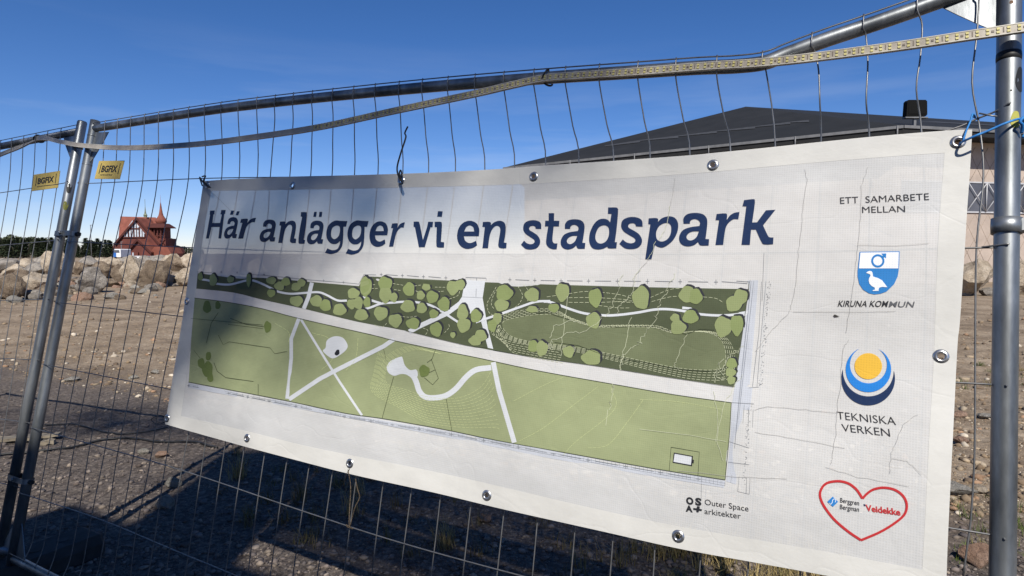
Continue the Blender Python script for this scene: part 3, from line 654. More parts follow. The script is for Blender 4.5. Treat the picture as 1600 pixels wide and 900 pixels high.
# left neighbour panel: turned a little and dipping away
dL = Vector((cp * 0, 0, 0)); dv = ray(800 - 2130, 475).normalized()   # direction of its wires, away to the left
e2 = -dv; T2 = T0 + EU * (-0.118) + EV * 0.012
ev2 = (EV - e2 * EV.dot(e2)).normalized(); e2 = e2.normalized(); n2 = e2.cross(ev2).normalized()
MF2 = frame(e2, ev2, T2 - ev2 * VB)
def lp2(px, py, z=0.0):
    d = ray(px, py); t = ((T2 - O).dot(n2) + z) / d.dot(n2); q = O + d * t - T2
    return Vector((q.dot(e2), VB + q.dot(ev2), z))
fence2 = empty('construction_fence', 'galvanised mesh fence panel receding to the left edge without any banner', 'fence panel', M=MF2)
dpo = Vector((EV.dot(e2), EV.dot(ev2), EV.dot(n2))); p_at = lambda y: dpo * ((y - VB) / dpo.y)
def lean_post(u):
    s_ = Vector((u, VB, 0)); return MB().tube([s_ + p_at(VB + .024), s_ + p_at(VB + .018), s_ + p_at(VB - .5), s_ + p_at(.9), s_ + p_at(-.03)], [.0185, .0213, .0213, .0213, .0213], 32).build('post', M['steel'], fence2)
lean_post(0.0); lean_post(-PW)
MB().tube([(-.01, VB - 0.025, 0), (-1.2, VB - .03, 0), (-PW, VB - .02, 0)], 0.0175, 14).build('top_rail', M['steel'], fence2)
MB().tube([(-.01, .06, 0), (-PW, .06, 0)], 0.0175, 14).build('bottom_rail', M['steel'], fence2)
plate(fence2, [(-.015, YT - .012), (-.135, YT - .02), (-.1, YT - .075), (-.045, YT - .145), (-.015, YT - .165)])
plate(fence2, [(-.015, 0.22), (-.105, 0.075), (-.10, 0.062), (-.015, 0.062)])
wm = None
for k in range(33):
    P = [Vector((0, VB - 0.003, .019)), Vector((0, VB - .04, .019)), Vector((0.003, VB - .29, 0)), Vector((-0.002, VB - .86, 0)), Vector((.002, VB - 1.43, 0)), Vector((0, VB - 1.9, 0)), Vector((0, .06, .019))]
    if wm is None: wm = MB().tube(cat_rom(P, 3), WR, 5).mesh('vertical_wire', [M['wire']])
    o = bpy.data.objects.new('vertical_wire', wm); COL.objects.link(o); o.parent = fence2; o.location = (-U0 - DU * k + rs.uniform(-.004, .004), 0, 0)
for k in range(0, 7):
    MB().tube(cat_rom([(0, VB - .2857 * k - (.002 if k == 0 else 0), .0225), (-.2, VB - .2857 * k - .002, .02 if k == 0 else .004), (-1.7, VB - .2857 * k - .012, .02 if k == 0 else .003), (-PW, VB - .2857 * k, .0225)], 4), 0.002, 5).build('horizontal_wire', M['wire'], fence2)
tag_plate(fence2, [(53, 272.8), (94, 267), (90, 293), (50, 298.7)], lambda x, y: lp2(x, y, .004))
v2 = lambda x, y: VB - lp2(x, y).y
patch(fence2, p_at(VB - v2(111, 294)).x, v2(111, 294), 0.0221, 0.024, 0.062, 'black_sticker', M['black'], 0.95)
patch(fence2, p_at(VB - v2(107, 322)).x, v2(107, 322), 0.0221, 0.022, 0.05, 'olive_sticker', M['olive'], 0.95)
ring(fence2, 0.0, 0.11, 0.114, 0.0217, 'weld_ring', M['steel'])

# clamps joining the two posts
def clamp(y_px, x_px, label):
    p = lp(x_px, y_px); yy = p.y; c = empty('fence_clamp', label, 'clamp', M=MF @ Matrix.Translation((-0.058, yy, 0)))
    o = MB(); P = []
    for i in range(9): t = R(90 + i * 22.5); P.append((-0.058 + 0.026 * math.cos(t), 0.026 * math.sin(t)))
    for i in range(9): t = R(-90 + i * 22.5); P.append((0.058 + 0.026 * math.cos(t), 0.026 * math.sin(t)))
    n_ = len(P); V = [(x, -.012, z) for x, z in P] + [(x, .012, z) for x, z in P]
    o.add(V, [(i, (i + 1) % n_, (i + 1) % n_ + n_, i + n_) for i in range(n_)])
    V2 = [(x * 1.0, -.012, z) for x, z in P]; o.build('band', M['steel'], c)
    s = MB(); s.box((0, 0, 0.0275), (0.03, .02, .008)); s.build('bridge', M['steel'], c)
    b_ = MB(); b_.tube([(0, 0, .028), (0, 0, .04)], .008, 6); b_.build('nut', M['steel'], c)
    b_ = MB(); b_.tube([(0.083, 0, 0.0), (0.102, 0, 0.0)], .011, 6); b_.build('bolt_head', M['black'], c)
    return c
clamp(366, 110, 'upper metal clamp holding the two left posts together')
clamp(749, 36, 'lower metal clamp holding the two left posts together')
# feet
def foot(M_, label, ln=0.72):
    c = empty('rubber_block', label, 'fence foot', M=M_)
    o = MB(); prof = [(-.11, 0), (.11, 0), (.11, .06), (.085, .1), (-.085, .1), (-.11, .06)]
    n_ = 6; V = [(x, y, -ln / 2) for x, y in prof] + [(x * 1.0, y, ln / 2) for x, y in prof]
    V = [(x * .86, y * .92, z - .02) for (x, y, z) in V[:6]] + V[:6] + V[6:] + [(x * .86, y * .92, z + .02) for (x, y, z) in V[6:]]
    Fc = [tuple(range(5, -1, -1)), tuple(range(18, 24))]
    for a in range(3): Fc += [(a * 6 + i, a * 6 + (i + 1) % 6, a * 6 + 6 + (i + 1) % 6, a * 6 + 6 + i) for i in range(6)]
    o.add(V, Fc); o.build('block', M['foot'], c)
    for z in (-.24, -.12, .12, .24):
        MB().tube([(0, .095, z), (0, .103, z)], .026, 14).build('socket_ring', M['foot'], c)
    return c
def footm(u):
    p = MF @ Vector((u, 0, 0)); gh = Vector((EU.x, EU.y, 0)).normalized(); return frame(gh, Vector((0, 0, 1)), Vector((p.x, p.y, -.005)))
foot(footm(-0.058), 'dark rubber foot block under the two left fence posts')
foot(footm(PW + .03), 'dark rubber foot block under the right fence post')

# ================================================================= BANNER
topE = [(318, 283), (360, 280), (400, 278.5), (453, 276), (540, 274), (627, 271.5), (700, 268.5), (780, 264), (850, 258.5), (950, 252), (1073, 243), (1120, 238.5), (1200, 230.5), (1285, 221.5), (1380, 212), (1480, 204), (1519, 202.5)]
rigE = [(1519, 202.5), (1516, 260), (1511, 330), (1508, 380), (1500, 500), (1496, 540), (1490, 660), (1482, 820), (1479, 900), (1478, 938)]
botE = [(1478, 938), (1400, 921), (1292, 899.5), (1180, 879), (1060, 857), (940, 830), (790, 796.5), (680, 770), (553, 742), (467, 720), (380, 697), (280, 669), (258, 662.5)]
lefE = [(258, 662.5), (266, 615), (275, 560), (285, 500), (292, 450), (300, 400), (309, 345), (318, 283)]
def zb(u, v):                       # billow of the cloth in front of the mesh
    b_ = 0.017 + zmesh(u, v) * 0.8
    b_ += 0.018 * math.exp(-((v - 1.2) / .25) ** 2) + 0.004 * noise.noise(Vector((u * 3.1, v * 4.3, 2))) + 0.0012 * noise.noise(Vector((u * 9, v * 12, 6)))
    b_ += 0.005 * math.exp(-((u - 3.38) / .1) ** 2) * math.sin(v * 14)
    return b_
def bp_(px, py):                     # photo pixel -> (u, y) on the cloth
    z = 0.02
    for _ in range(3): u, v = onf(px, py, z); z = zb(u, v)
    return (u, VB - v)
def surf(u, y, off): return (u, y, zb(u, VB - y) + off)
def smooth_px(P, n_=6): return [(p.x, p.y) for p in cat_rom([(a, b, 0) for a, b in P], n_)]
banner = empty('banner', 'long white mesh banner announcing a city park in blue slanted letters with a park map', 'banner', M=MF)
def cdt(loops, step=0.05, holes_by_parity=True):
    """triangulated flat region between closed loops of (u,y), with a grid inside so that it can follow the cloth"""
    V = []; E = []
    for lo_ in loops:
        b_ = len(V); V += [Vector(p) for p in lo_]; E += [(b_ + i, b_ + (i + 1) % len(lo_)) for i in range(len(lo_))]
    A = np.array([v[:] for v in V]); mn, mx_ = A.min(0), A.max(0)
    S0 = np.array([list(V[a]) + list(V[b]) for a, b in E])
    def inside(P):
        x, y = P[:, 0][:, None], P[:, 1][:, None]; x1, y1, x2, y2 = S0.T
        c = ((y1 > y) != (y2 > y)) & (x < (x2 - x1) * (y - y1) / np.where(y2 == y1, 1e-12, y2 - y1) + x1); return c.sum(1) % 2 == 1
    gx = np.arange(math.floor(mn[0] / step) * step, mx_[0], step); gy = np.arange(math.floor(mn[1] / step) * step, mx_[1], step)
    if len(gx) > 1 or len(gy) > 1:
        G = np.array([(x + step * .013, y + step * .017) for x in gx for y in gy]); G = G[inside(G)] if len(G) else G
        if len(G):  # keep off the outline
            a = S0[:, None, :2]; d = S0[:, None, 2:] - a; t = np.clip(((G[None] - a) * d).sum(-1) / np.maximum((d * d).sum(-1), 1e-12), 0, 1)
            dd = np.linalg.norm(G[None] - a - d * t[..., None], axis=-1).min(0); G = G[dd > step * .12]
            V += [Vector(p) for p in G.tolist()]
    vo, eo, fo, *_ = delaunay_2d_cdt(V, E, [], 0, 1e-7)
    vo = np.array([v[:] for v in vo]); fo = [tuple(f) for f in fo]
    cen = np.array([vo[list(f)].mean(0) for f in fo]); k = inside(cen)
    return vo.tolist(), [f for f, q in zip(fo, k) if q]
def decal(name, regions, off, mat, parent, step=0.025, smooth=True):
    """print lying on the cloth: regions = list of lists of closed loops"""
    V = []; Fc = []
    for i, loops in enumerate(regions):
        try: v_, f_ = cdt(loops, step)
        except Exception: continue
        b_ = len(V); o_ = off + (i % 7) * 0.00004; V += [surf(x, y, o_) for x, y in v_]; Fc += [tuple(q + b_ for q in f) for f in f_]
    me = bpy.data.meshes.new(name); me.from_pydata(V, [], Fc); me.update()
    bm = bmesh.new(); bm.from_mesh(me); bmesh.ops.recalc_face_normals(bm, faces=bm.faces)
    if sum(f.normal.z for f in bm.faces) < 0: bmesh.ops.reverse_faces(bm, faces=bm.faces)
    for f in bm.faces:
        if f.normal.z < 0: f.normal_flip()
    bm.to_mesh(me); bm.free()
    return link(name, me, parent, mat, smooth)
def dens(P, step=0.03, closed=False):
    o = []; P = list(P) + ([P[0]] if closed else [])
    for a, b in zip(P, P[1:]):
        L_ = math.hypot(b[0] - a[0], b[1] - a[1]); k = max(1, int(L_ / step)); o += [(a[0] + (b[0] - a[0]) * i / k, a[1] + (b[1] - a[1]) * i / k) for i in range(k)]
    if not closed: o.append(P[-1])
    return o
edge = [bp_(*p) for p in smooth_px(topE)[:-1]] + [bp_(*p) for p in smooth_px(rigE)[:-1]] + [bp_(*p) for p in smooth_px(botE)[:-1]] + [bp_(*p) for p in smooth_px(lefE)[:-1]]
edge = [e for i, e in enumerate(dens(edge, .03, True))]
GR = [(324, 289.5), (457, 290), (627, 282), (834, 276), (1114, 258), (1497, 222), (292, 471), (1470.5, 557), (261, 653.5), (386, 684.5), (546.5, 724), (760.5, 774), (1059.5, 838)]
GC = [bp_(*p) for p in GR]; GH = 0.0075
circ = lambda c, r, n_=16: [(c[0] + r * math.cos(2 * math.pi * i / n_), c[1] + r * math.sin(2 * math.pi * i / n_)) for i in range(n_)]
# inner field and the doubled hem round it
innT = [(330, 298), (453, 296.5), (627, 293), (780, 289), (900, 283), (1073, 272), (1240, 257), (1400, 244), (1476, 239)]
innR = [(1476, 239), (1468, 340), (1463, 440), (1459, 560), (1452, 680), (1446, 800), (1441, 890)]
innB = [(1441, 890), (1292, 862), (1180, 843), (1060, 822), (940, 797), (790, 762), (680, 737), (553, 712), (467, 694), (380, 672), (283, 650)]
innL = [(283, 650), (291, 590), (301, 500), (309, 430), (320, 350), (330, 298)]
inner = [bp_(*p) for p in smooth_px(innT, 4)[:-1]] + [bp_(*p) for p in smooth_px(innR, 4)[:-1]] + [bp_(*p) for p in smooth_px(innB, 4)[:-1]] + [bp_(*p) for p in smooth_px(innL, 4)[:-1]]
inner = dens(inner, .03, True)
decal('cloth', [[inner]], 0, M['cloth'], banner, .02)
hem = decal('hem', [[edge, inner] + [circ(c, GH) for c in GC]], 0.0004, M['hem'], banner, .02)
# second, back ply of the hem a little behind, closing the edge
hb = decal('hem_back', [[edge, inner] + [circ(c, GH) for c in GC]], -0.0012, M['hem'], banner, .04)
for c in GC:
    z = zb(c[0], VB - c[1]); o = MB().lathe([(GH - .0012, z - .002), (GH - .0012, z + .0018), (GH + .0004, z + .0034), (GH + .0028, z + .0034), (GH + .0066, z + .0016), (GH + .0074, z + .0004)], 20, (c[0], c[1], 0))
    o.build('eyelet', M['ring'], banner)

def px_loop(P, closed=True, n_=5):
    """photo-pixel outline; 'c' marks a corner, the rest is smoothed"""
    pts = [(p[0], p[1], len(p) > 2) for p in P]; k0 = next((i for i, p in enumerate(pts) if p[2]), None)
    if k0 is None: return [(q.x, q.y) for q in cat_rom([(x, y, 0) for x, y, _ in pts], n_, True)]
    pts = pts[k0:] + pts[:k0] + [pts[k0]]; o = []; run = [pts[0]]
    for p in pts[1:]:
        run.append(p)
        if p[2]:
            q = [(a, b, 0) for a, b, _ in run]
            o += [(v[0], v[1]) for v in (cat_rom(q, n_)[:-1] if len(q) > 2 else q[:-1])]; run = [p]
    return o
c = 'c'
# ---- heading, letter outlines as printed (pixels of an enlarged view -> photo pixels)
def gl(ox, oy, sc, *loops): return [[(ox + p[0] / sc, oy + p[1] / sc) + tuple(p[2:]) for p in lo_] for lo_ in loops]
A1 = (300, 300, 5.333); A2 = (580, 290, 5.0); A3 = (800, 290, 6.923); A4 = (1000, 290, 6.667)
GLY = {
 's': gl(*A3, [(318,470,c),(258,468,c),(252,448),(235,437),(205,440),(188,458),(193,482),(235,508),(280,542),(305,590),(300,638),(265,678),(210,692),(148,684),(98,640,c),(132,595,c),(160,622),(200,634),(233,626),(246,605),(235,582),(190,552),(142,515),(122,468),(134,412),(178,382),(235,374),(288,386),(316,415)]),
 't': gl(*A3, [(398,298,c),(459,298,c),(456,380,c),(516,381,c),(511,442,c),(453,442,c),(441,560),(443,605),(460,624),(495,625,c),(486,689,c),(445,689),(402,672),(372,630),(374,560),(393,442,c),(357,442,c),(361,380,c),(398,380,c)]),
 'a': gl(*A3, [(575,470,c),(578,415),(615,376),(685,365),(748,377),(780,410),(788,455),(778,540),(765,620,c),(797,622,c),(790,685,c),(725,685),(706,672),(697,650,c),(660,680),(608,693),(560,680),(532,640),(534,585),(568,532),(630,505),(715,492,c),(722,462),(708,438),(680,426),(650,432),(635,450),(632,470,c)], [(708,546,c),(660,546),(620,562),(598,592),(602,620),(628,634),(660,624),(688,596)]),
 'd': gl(*A3, [(1042,237,c),(1118,236),(1143,245),(1150,285),(1133,480),(1115,612,c),(1138,612,c),(1131,680,c),(1050,680),(1032,662,c),(985,684),(930,692),(872,676),(838,612),(842,520),(880,430),(930,375),(990,358),(1040,372),(1063,398,c),(1078,308,c),(1040,305,c)], [(1000,430),(1040,448),(1052,490),(1046,550),(1020,600),(975,626),(930,618),(905,575),(912,510),(945,450)]),
 'p': gl(*A4, [(90,342,c),(160,338),(188,348),(188,378,c),(222,344),(270,325),(322,321),(370,342),(398,395),(392,478),(352,560),(300,612),(240,646),(190,640),(156,620,c),(120,768,c),(54,768,c),(108,405,c),(85,402,c)], [(275,390),(305,398),(325,430),(320,500),(290,555),(240,582),(195,575),(172,545),(170,485),(195,430),(235,400)]),
 'r': gl(*A4, [(800,296,c),(885,290),(908,304),(905,358,c),(938,312),(985,284),(1038,275,c),(1025,352,c),(975,352),(925,388),(895,440),(880,520),(868,618,c),(787,620,c),(825,362,c),(788,360,c)]),
 'k': gl(*A4, [(1085,152,c),(1180,142),(1198,158),(1192,230),(1170,385,c),(1220,383,c),(1312,258,c),(1412,252,c),(1283,415,c),(1330,515),(1350,538),(1391,541,c),(1387,612,c),(1300,614),(1268,590),(1208,460,c),(1158,460,c),(1145,618,c),(1058,618,c),(1108,218,c),(1068,216,c)]),
 'e': gl(*A2, [(842,395,c),(725,395,c),(738,432),(775,448),(822,430,c),(829,466,c),(790,489),(735,492),(690,460),(672,400),(684,335),(720,290),(772,274),(822,292),(845,335),(845,370)], [(728,358,c),(806,358,c),(798,325),(772,311),(745,324)]),
 'n': gl(*A2, [(875,285,c),(922,283),(938,292),(936,310,c),(965,286),(1005,275),(1040,288),(1053,325),(1048,390),(1038,445,c),(1060,448,c),(1057,490,c),(1015,490),(995,474),(998,430),(1010,350),(1000,320),(972,318),(942,352),(925,410),(915,490,c),(871,490,c),(890,325,c),(871,322,c)]),
 'v': gl(*A2, [(333,282,c),(368,282),(380,298),(406,425,c),(438,325,c),(447,283,c),(485,283,c),(481,325,c),(465,327,c),(420,482,c),(374,482,c),(343,325,c),(332,322,c)]),
 'i': gl(*A2, [(497,283,c),(543,283),(554,298),(552,360),(546,440,c),(572,443,c),(570,485,c),(525,484),(511,468),(511,400),(514,325,c),(497,325,c)]),
 'g': gl(*A1, [(1297,245,c),(1285,292,c),(1264,293,c),(1260,400),(1250,458),(1215,502),(1160,520),(1108,510,c),(1128,472,c),(1170,487),(1210,478),(1230,445),(1236,412,c),(1205,435),(1160,432),(1127,395),(1120,340),(1140,278),(1190,242),(1240,243)], [(1205,283),(1172,302),(1160,345),(1166,380),(1190,395),(1222,370),(1234,325),(1230,292)]),
 'l': gl(*A1, [(910,168,c),(948,168),(959,182),(950,290),(933,398,c),(946,402,c),(940,431,c),(905,432),(888,415),(900,310),(920,208,c),(907,206,c)]),
 'H': gl(*A1, [(152,155,c),(190,154,c),(188,186,c),(180,188,c),(172,258,c),(235,258,c),(250,188,c),(238,186,c),(246,150,c),(283,150,c),(278,182,c),(271,183,c),(245,388,c),(221,388,c),(232,292,c),(165,292,c),(142,388,c),(117,388,c),(152,190,c),(148,188,c)]),
}
def place(ch, x0, x1, yb, sy=None):
    src = [[bp_(*q) for q in px_loop(lo_, n_=5)] for lo_ in GLY[ch]]
    raw = np.array([(p[0], p[1]) for lo_ in GLY[ch] for p in lo_]); a0, a1, ab = raw[:, 0].min(), raw[:, 0].max(), raw[:, 1].max()
    s0, s1 = bp_(a0, ab), bp_(a1, ab); t0, t1 = bp_(x0, yb), bp_(x1, yb)
    kx = (t1[0] - t0[0]) / (s1[0] - s0[0]); ky = sy or 1.0; sl_ = (t1[1] - t0[1]) / (t1[0] - t0[0]) - (s1[1] - s0[1]) / (s1[0] - s0[0])
    return [[(t0[0] + (x - s0[0]) * kx, t0[1] + (y - s0[1]) * ky + (x - s0[0]) * kx * sl_ * 0) for x, y in lo_] for lo_ in src]
heads = [('H',322.1,353.1,372.8),('a',349.7,370,373.1),('r',372.4,397,373.1),('a',405.6,430,378.4),('n',435,463,379.7),('l',466.5,479.6,381),('a',479.6,504.8,382),('g',508,543.2,397.1),('g',540.6,576,397.9),('e',576.6,604.8,385.6),('r',608,629,385.6),('v',646.4,677,386.4),('i',679.4,694.4,387),('e',714.4,749,388.6),('n',754,792,388),('s',814.2,846,390),('t',851.6,874.4,389.6),('a',876.6,915,390),('d',921,966,390),('s',968.3,1006,389.4),('p',1008.3,1059.7,405.2),('a',1062.2,1108.7,385.3),('r',1118,1155.7,383),('k',1058/6.667+1000,1412/6.667+1000,382.7)]
reg = [place(*h) for h in heads]
for Aq, lo_ in [(A1, [(328,155),(355,155),(342,190),(318,190)]), (A1, [(377,160),(400,162),(388,195),(365,195)]), (A1, [(1020,166),(1042,166),(1036,208),(1012,208)]), (A1, [(1064,166),(1088,166),(1082,208),(1058,208)]), (A2, [(523,200),(560,202),(554,245),(517,243)])]:
    reg.append([[bp_(Aq[0] + x / Aq[2], Aq[1] + y / Aq[2]) for x, y in lo_]])
for r_ in reg: decal('letter', [r_], 0.0012, M['navy'], banner, .025)
# ---- small print
def ptext(s, p0, p1, ptop, mat, name='small_lettering', bold=0.0, cap='H', sp=1.0, thin=False):
    me = text_mesh(s, bold); ref = text_mesh(cap, 0); caph = max(v.co.y for v in ref.vertices); bpy.data.meshes.remove(ref)
    x0 = min(v.co.x for v in me.vertices); x1 = max(v.co.x for v in me.vertices)
    a, b_, t_ = bp_(*p0), bp_(*p1), bp_(*ptop)
    for v in me.vertices:
        s_ = (v.co.x - x0) / (x1 - x0); h_ = v.co.y / caph
        v.co = surf(a[0] + (b_[0] - a[0]) * s_ + (t_[0] - a[0]) * h_, a[1] + (b_[1] - a[1]) * s_ + (t_[1] - a[1]) * h_, 0.0014)
    me.materials.clear(); return link(name, me, banner, mat)
ptext('ETT  SAMARBETE', (1313, 318.6), (1452, 312.4), (1312.6, 308.6), M['blackink'], bold=-0.004)
ptext('MELLAN', (1347.4, 332.8), (1414.4, 331.4), (1347, 323), M['blackink'], bold=-0.004)
ptext('KIRUNA KOM', (1309, 479), (1386, 479.6), (1311.4, 470), M['blackink'], bold=0.012); ptext('MUN', (1388.5, 479.7), (1427, 480.2), (1390.9, 471), M['faded'], bold=0.008)
ptext('TEKNISKA', (1308.6, 654.6), (1400.4, 664.2), (1307.2, 642.8), M['blackink'], bold=-0.006)
ptext('VERKEN', (1316, 673.8), (1391.2, 682.2), (1314.4, 662), M['blackink'], bold=-0.006)
ptext('Berggren', (1312.8, 784.8), (1342.4, 789.6), (1313, 777.6), M['blackink'], bold=0.004); ptext('Bergman', (1312.4, 795), (1342.2, 799.4), (1312.8, 787.8), M['blackink'], bold=0.004)
ptext('Veidekke', (1353, 798), (1407.4, 805.2), (1352, 788.4), M['red'], bold=0.026)
ptext('Outer Space', (1101.6, 788.4), (1170, 799), (1101.2, 779.8), M['blackink'], bold=0.0); ptext('arkitekter', (1101.2, 802.6), (1158, 810.6), (1100.8, 794), M['blackink'], bold=0.0)
def stroke(P, wpx, conv=bp_, closed=False):
    """band of given pixel width along a pixel polyline, as one closed loop on the cloth"""
    Q = [Vector(p) for p in P]; Lh = []; Rh = []
    for i, p in enumerate(Q):
        a = Q[i - 1] if i > 0 else (Q[-2] if closed else p); b_ = Q[i + 1] if i < len(Q) - 1 else (Q[1] if closed else p)
        d = (b_ - a); d = d.normalized() if d.length else Vector((1, 0)); nn_ = Vector((-d.y, d.x)); wv = wpx[i] if hasattr(wpx, '__len__') else wpx
        Lh.append(p + nn_ * wv / 2); Rh.append(p - nn_ * wv / 2)
    return [conv(*q) for q in Lh] + [conv(*q) for q in Rh[::-1]]
def strokes(name, lines, off, mat, parent):
    """thin lines as quad strips"""
    V = []; Fc = []
    for P, wpx in lines:
        lo_ = stroke(P, wpx); n_ = len(P); b_ = len(V); V += [surf(x, y, off) for x, y in lo_]
        Fc += [(b_ + i, b_ + 2 * n_ - 1 - i, b_ + 2 * n_ - 2 - i, b_ + i + 1) for i in range(n_ - 1)]
    me = bpy.data.meshes.new(name); me.from_pydata(V, [], Fc); me.update()
    if sum(p.normal.z for p in me.polygons) < 0: me.flip_normals()
    o_ = link(name, me, parent, mat, True)
    if len(lines) > 3: o_['kind'] = 'stuff'
    return o_
def sm(P, n_=5): return smooth_px(P, n_)
def dash(P, on, off_):
    """cut a polyline (pixels) into dashes"""
    P = sm(P, 8); o = []; cur = [P[0]]; acc = 0; draw = True
    for a, b_ in zip(P, P[1:]):
        L_ = math.hypot(b_[0] - a[0], b_[1] - a[1]); t = 0
        while acc + (L_ - t) >= (on if draw else off_):
            t += (on if draw else off_) - acc; q = (a[0] + (b_[0] - a[0]) * t / L_, a[1] + (b_[1] - a[1]) * t / L_)
            if draw and len(cur) >= 1: cur.append(q); o.append(cur)
            cur = [q]; draw = not draw; acc = 0
        acc += L_ - t
        if draw: cur.append(b_)
    return [k for k in o if len(k) > 1 and math.hypot(k[0][0] - k[-1][0], k[0][1] - k[-1][1]) > .3]
# architect's little emblem: four heavy characters
def ebl(s, x0, x1, yb, yt): ptext(s, (x0, yb), (x1, yb + (x1 - x0) * .13), (x0 - .3, yt), M['blackink'], name='emblem_letter', bold=.055)
ebl('O', 1072.4, 1084, 786.8, 776.8); ebl('S', 1086.6, 1096.4, 788.4, 778); ebl('A', 1071.6, 1082.6, 798.4, 789.6)
decal('emblem_letter', [[px := [bp_(*q) for q in [(1083.6,793.4),(1088.6,794),(1089.4,790.6),(1093.6,791.2),(1093.4,794.8),(1097.4,795.8),(1096.4,798.4),(1092.6,797.8),(1091.6,800.6),(1088,799.8),(1088.4,797.2),(1083.4,796.4)]]]], .0014, M['blackink'], banner)
# shield
S_ = (1290, 370, 6.925); cv = lambda L_: [bp_(S_[0] + p[0] / S_[2], S_[1] + p[1] / S_[2]) for p in L_]
shield = [(368,163),(801,157),(795,345),(783,425),(742,510),(660,592),(530,624),(430,592),(364,510),(344,425),(352,345)]
emb = empty('shield_emblem', None, None); emb.parent = banner
def out_loop(L_, n_=4): return px_loop([tuple(p) for p in L_], n_=n_)
decal('shield_print', [[cv([(368,163),(801,157),(797,300),(790,370),(780,430),(742,512),(660,592),(600,615),(530,624),(470,612),(405,572),(364,510),(346,430),(346,370),(354,300)])]], .0012, M['blueink'], emb)
decal('shield_field', [[cv([(377,172),(792,166),(786,343),(360,343)])]], .0016, M['whiteink'], emb)
cc = lambda x, y, r, n_=24: [(x + r * math.cos(2 * math.pi * i / n_), y + r * math.sin(2 * math.pi * i / n_)) for i in range(n_)]
decal('iron_symbol', [[cv(cc(565, 262, 72)), cv(cc(565, 262, 50))], [cv([(603,183),(657,182),(652,236),(637,222),(614,240),(598,222),(618,202)])]], .002, M['blueink'], emb)
decal('bird_print', [[cv([(438,392),(455,378),(478,370),(498,375),(508,392),(514,432),(565,447),(610,472),(640,510),(667,547),(610,543),(580,552),(572,575),(575,586),(508,587),(512,578),(535,572),(530,550),(500,535),(474,508),(466,475),(472,445),(486,425),(482,408),(462,400)])]], .002, M['whiteink'], emb)
# utility company emblem: disc with two crescents
K_ = (1290, 530, 5.29); cv2 = lambda L_: [bp_(K_[0] + p[0] / K_[2], K_[1] + p[1] / K_[2]) for p in L_]
def crescent(c0, r0, c1, r1):
    dx, dy = c1[0] - c0[0], c1[1] - c0[1]; d = math.hypot(dx, dy); a = (r0 * r0 - r1 * r1 + d * d) / (2 * d); h_ = math.sqrt(max(0, r0 * r0 - a * a))
    b0 = math.atan2(dy, dx); t0 = math.acos(max(-1, min(1, a / r0))); t1 = math.acos(max(-1, min(1, (a - d) / r1)))
    P = [(c0[0] + r0 * math.cos(b0 + t0 + (2 * math.pi - 2 * t0) * i / 40), c0[1] + r0 * math.sin(b0 + t0 + (2 * math.pi - 2 * t0) * i / 40)) for i in range(41)]
    P += [(c1[0] + r1 * math.cos(b0 - t1 - (2 * math.pi - 2 * t1) * i / 40), c1[1] + r1 * math.sin(b0 - t1 - (2 * math.pi - 2 * t1) * i / 40)) for i in range(1, 40)]
    return P
emb2 = empty('disc_emblem', None, None); emb2.parent = banner
decal('sun_disc_print', [[cv2([(353 + 114 * math.cos(t), 223 + 108 * math.sin(t)) for t in np.linspace(0, 2 * math.pi, 40)[:-1]])]], .0014, M['yellow'], emb2)
decal('crescent_print', [[cv2(crescent((354, 250), 188, (355, 211), 153))]], .0014, M['midblue'], emb2)
decal('crescent_print', [[cv2(crescent((352, 325), 222, (354, 262), 210))]], .0014, M['navy'], emb2)
# heart
H_ = (1260, 730, 6.922); cvh = lambda P: [(H_[0] + p[0] / H_[2], H_[1] + p[1] / H_[2]) for p in P]
hl = sm(cvh([(607,338),(575,285),(530,228),(450,172),(340,150),(220,172),(160,240),(150,320),(195,425),(300,562),(450,692),(592,788)]), 5); hr = sm(cvh([(592,788),(800,698),(960,600),(1060,510),(1086,410),(1050,315),(960,245),(840,220),(730,238),(660,282),(607,338)]), 5)
strokes('heart_outline', [(hl, 3.9), (hr, 3.9)], .0014, M['red'], banner)
decal('company_mark', [[[bp_(*q) for q in cvh([(285,316),(344,372),(288,428),(226,372)])]]], .0014, M['blueink'], banner); strokes('company_mark', [(cvh([(250,385),(262,402),(278,385),(284,355),(300,340),(318,352),(312,378)]), .9)], .0018, M['whiteink'], banner)
decal('company_mark', [[[bp_(*q) for q in cvh([(616,400),(634,398),(640,416),(628,420)])]]], .0014, M['navy'], banner)

# ---- park plan
plan = empty('park_plan', None, None); plan.parent = banner
Pb = lambda L_: [bp_(*q) for q in L_]
roadB = [(304.4,465.6),(355,472),(411,482.5),(467.5,497.5),(580,522.8),(616,532),(691,548),(747,559),(840,579),(960,600.4),(1055,616.7),(1143,629)]
fieldR = [(1143,629),(1140,680),(1133.3,749.6)]
fieldB = [(1133.3,749.6),(1020,731.5),(900,710),(780,688.6),(707,673.3),(651,663),(593,653),(540,645.6),(443,625),(295,597)]
fieldL = [(295,597),(299,530),(304.4,465.6)]
field = sm(roadB, 3)[:-1] + fieldR[:-1] + sm(fieldB, 3)[:-1] + fieldL[:-1]
decal('grass_print', [[Pb(field)]], .0006, M['field'], plan)
topW = [(309,427),(443,436.6),(479,440),(561,447),(569,431.5),(725,439.4),(759,441),(860,444.6),(1000,448.5),(1170,451.8)]
botW = [(1146.7,604.5),(1030.6,587.4),(930,571.5),(840,559),(729,539.7),(635,517),(560,503),(479,483.4),(411,468.4),(364,457),(307,451)]
wood = topW + botW
decal('woodland_print', [[Pb(topW + sm(botW, 3))]], .0006, M['wood_dark'], plan)
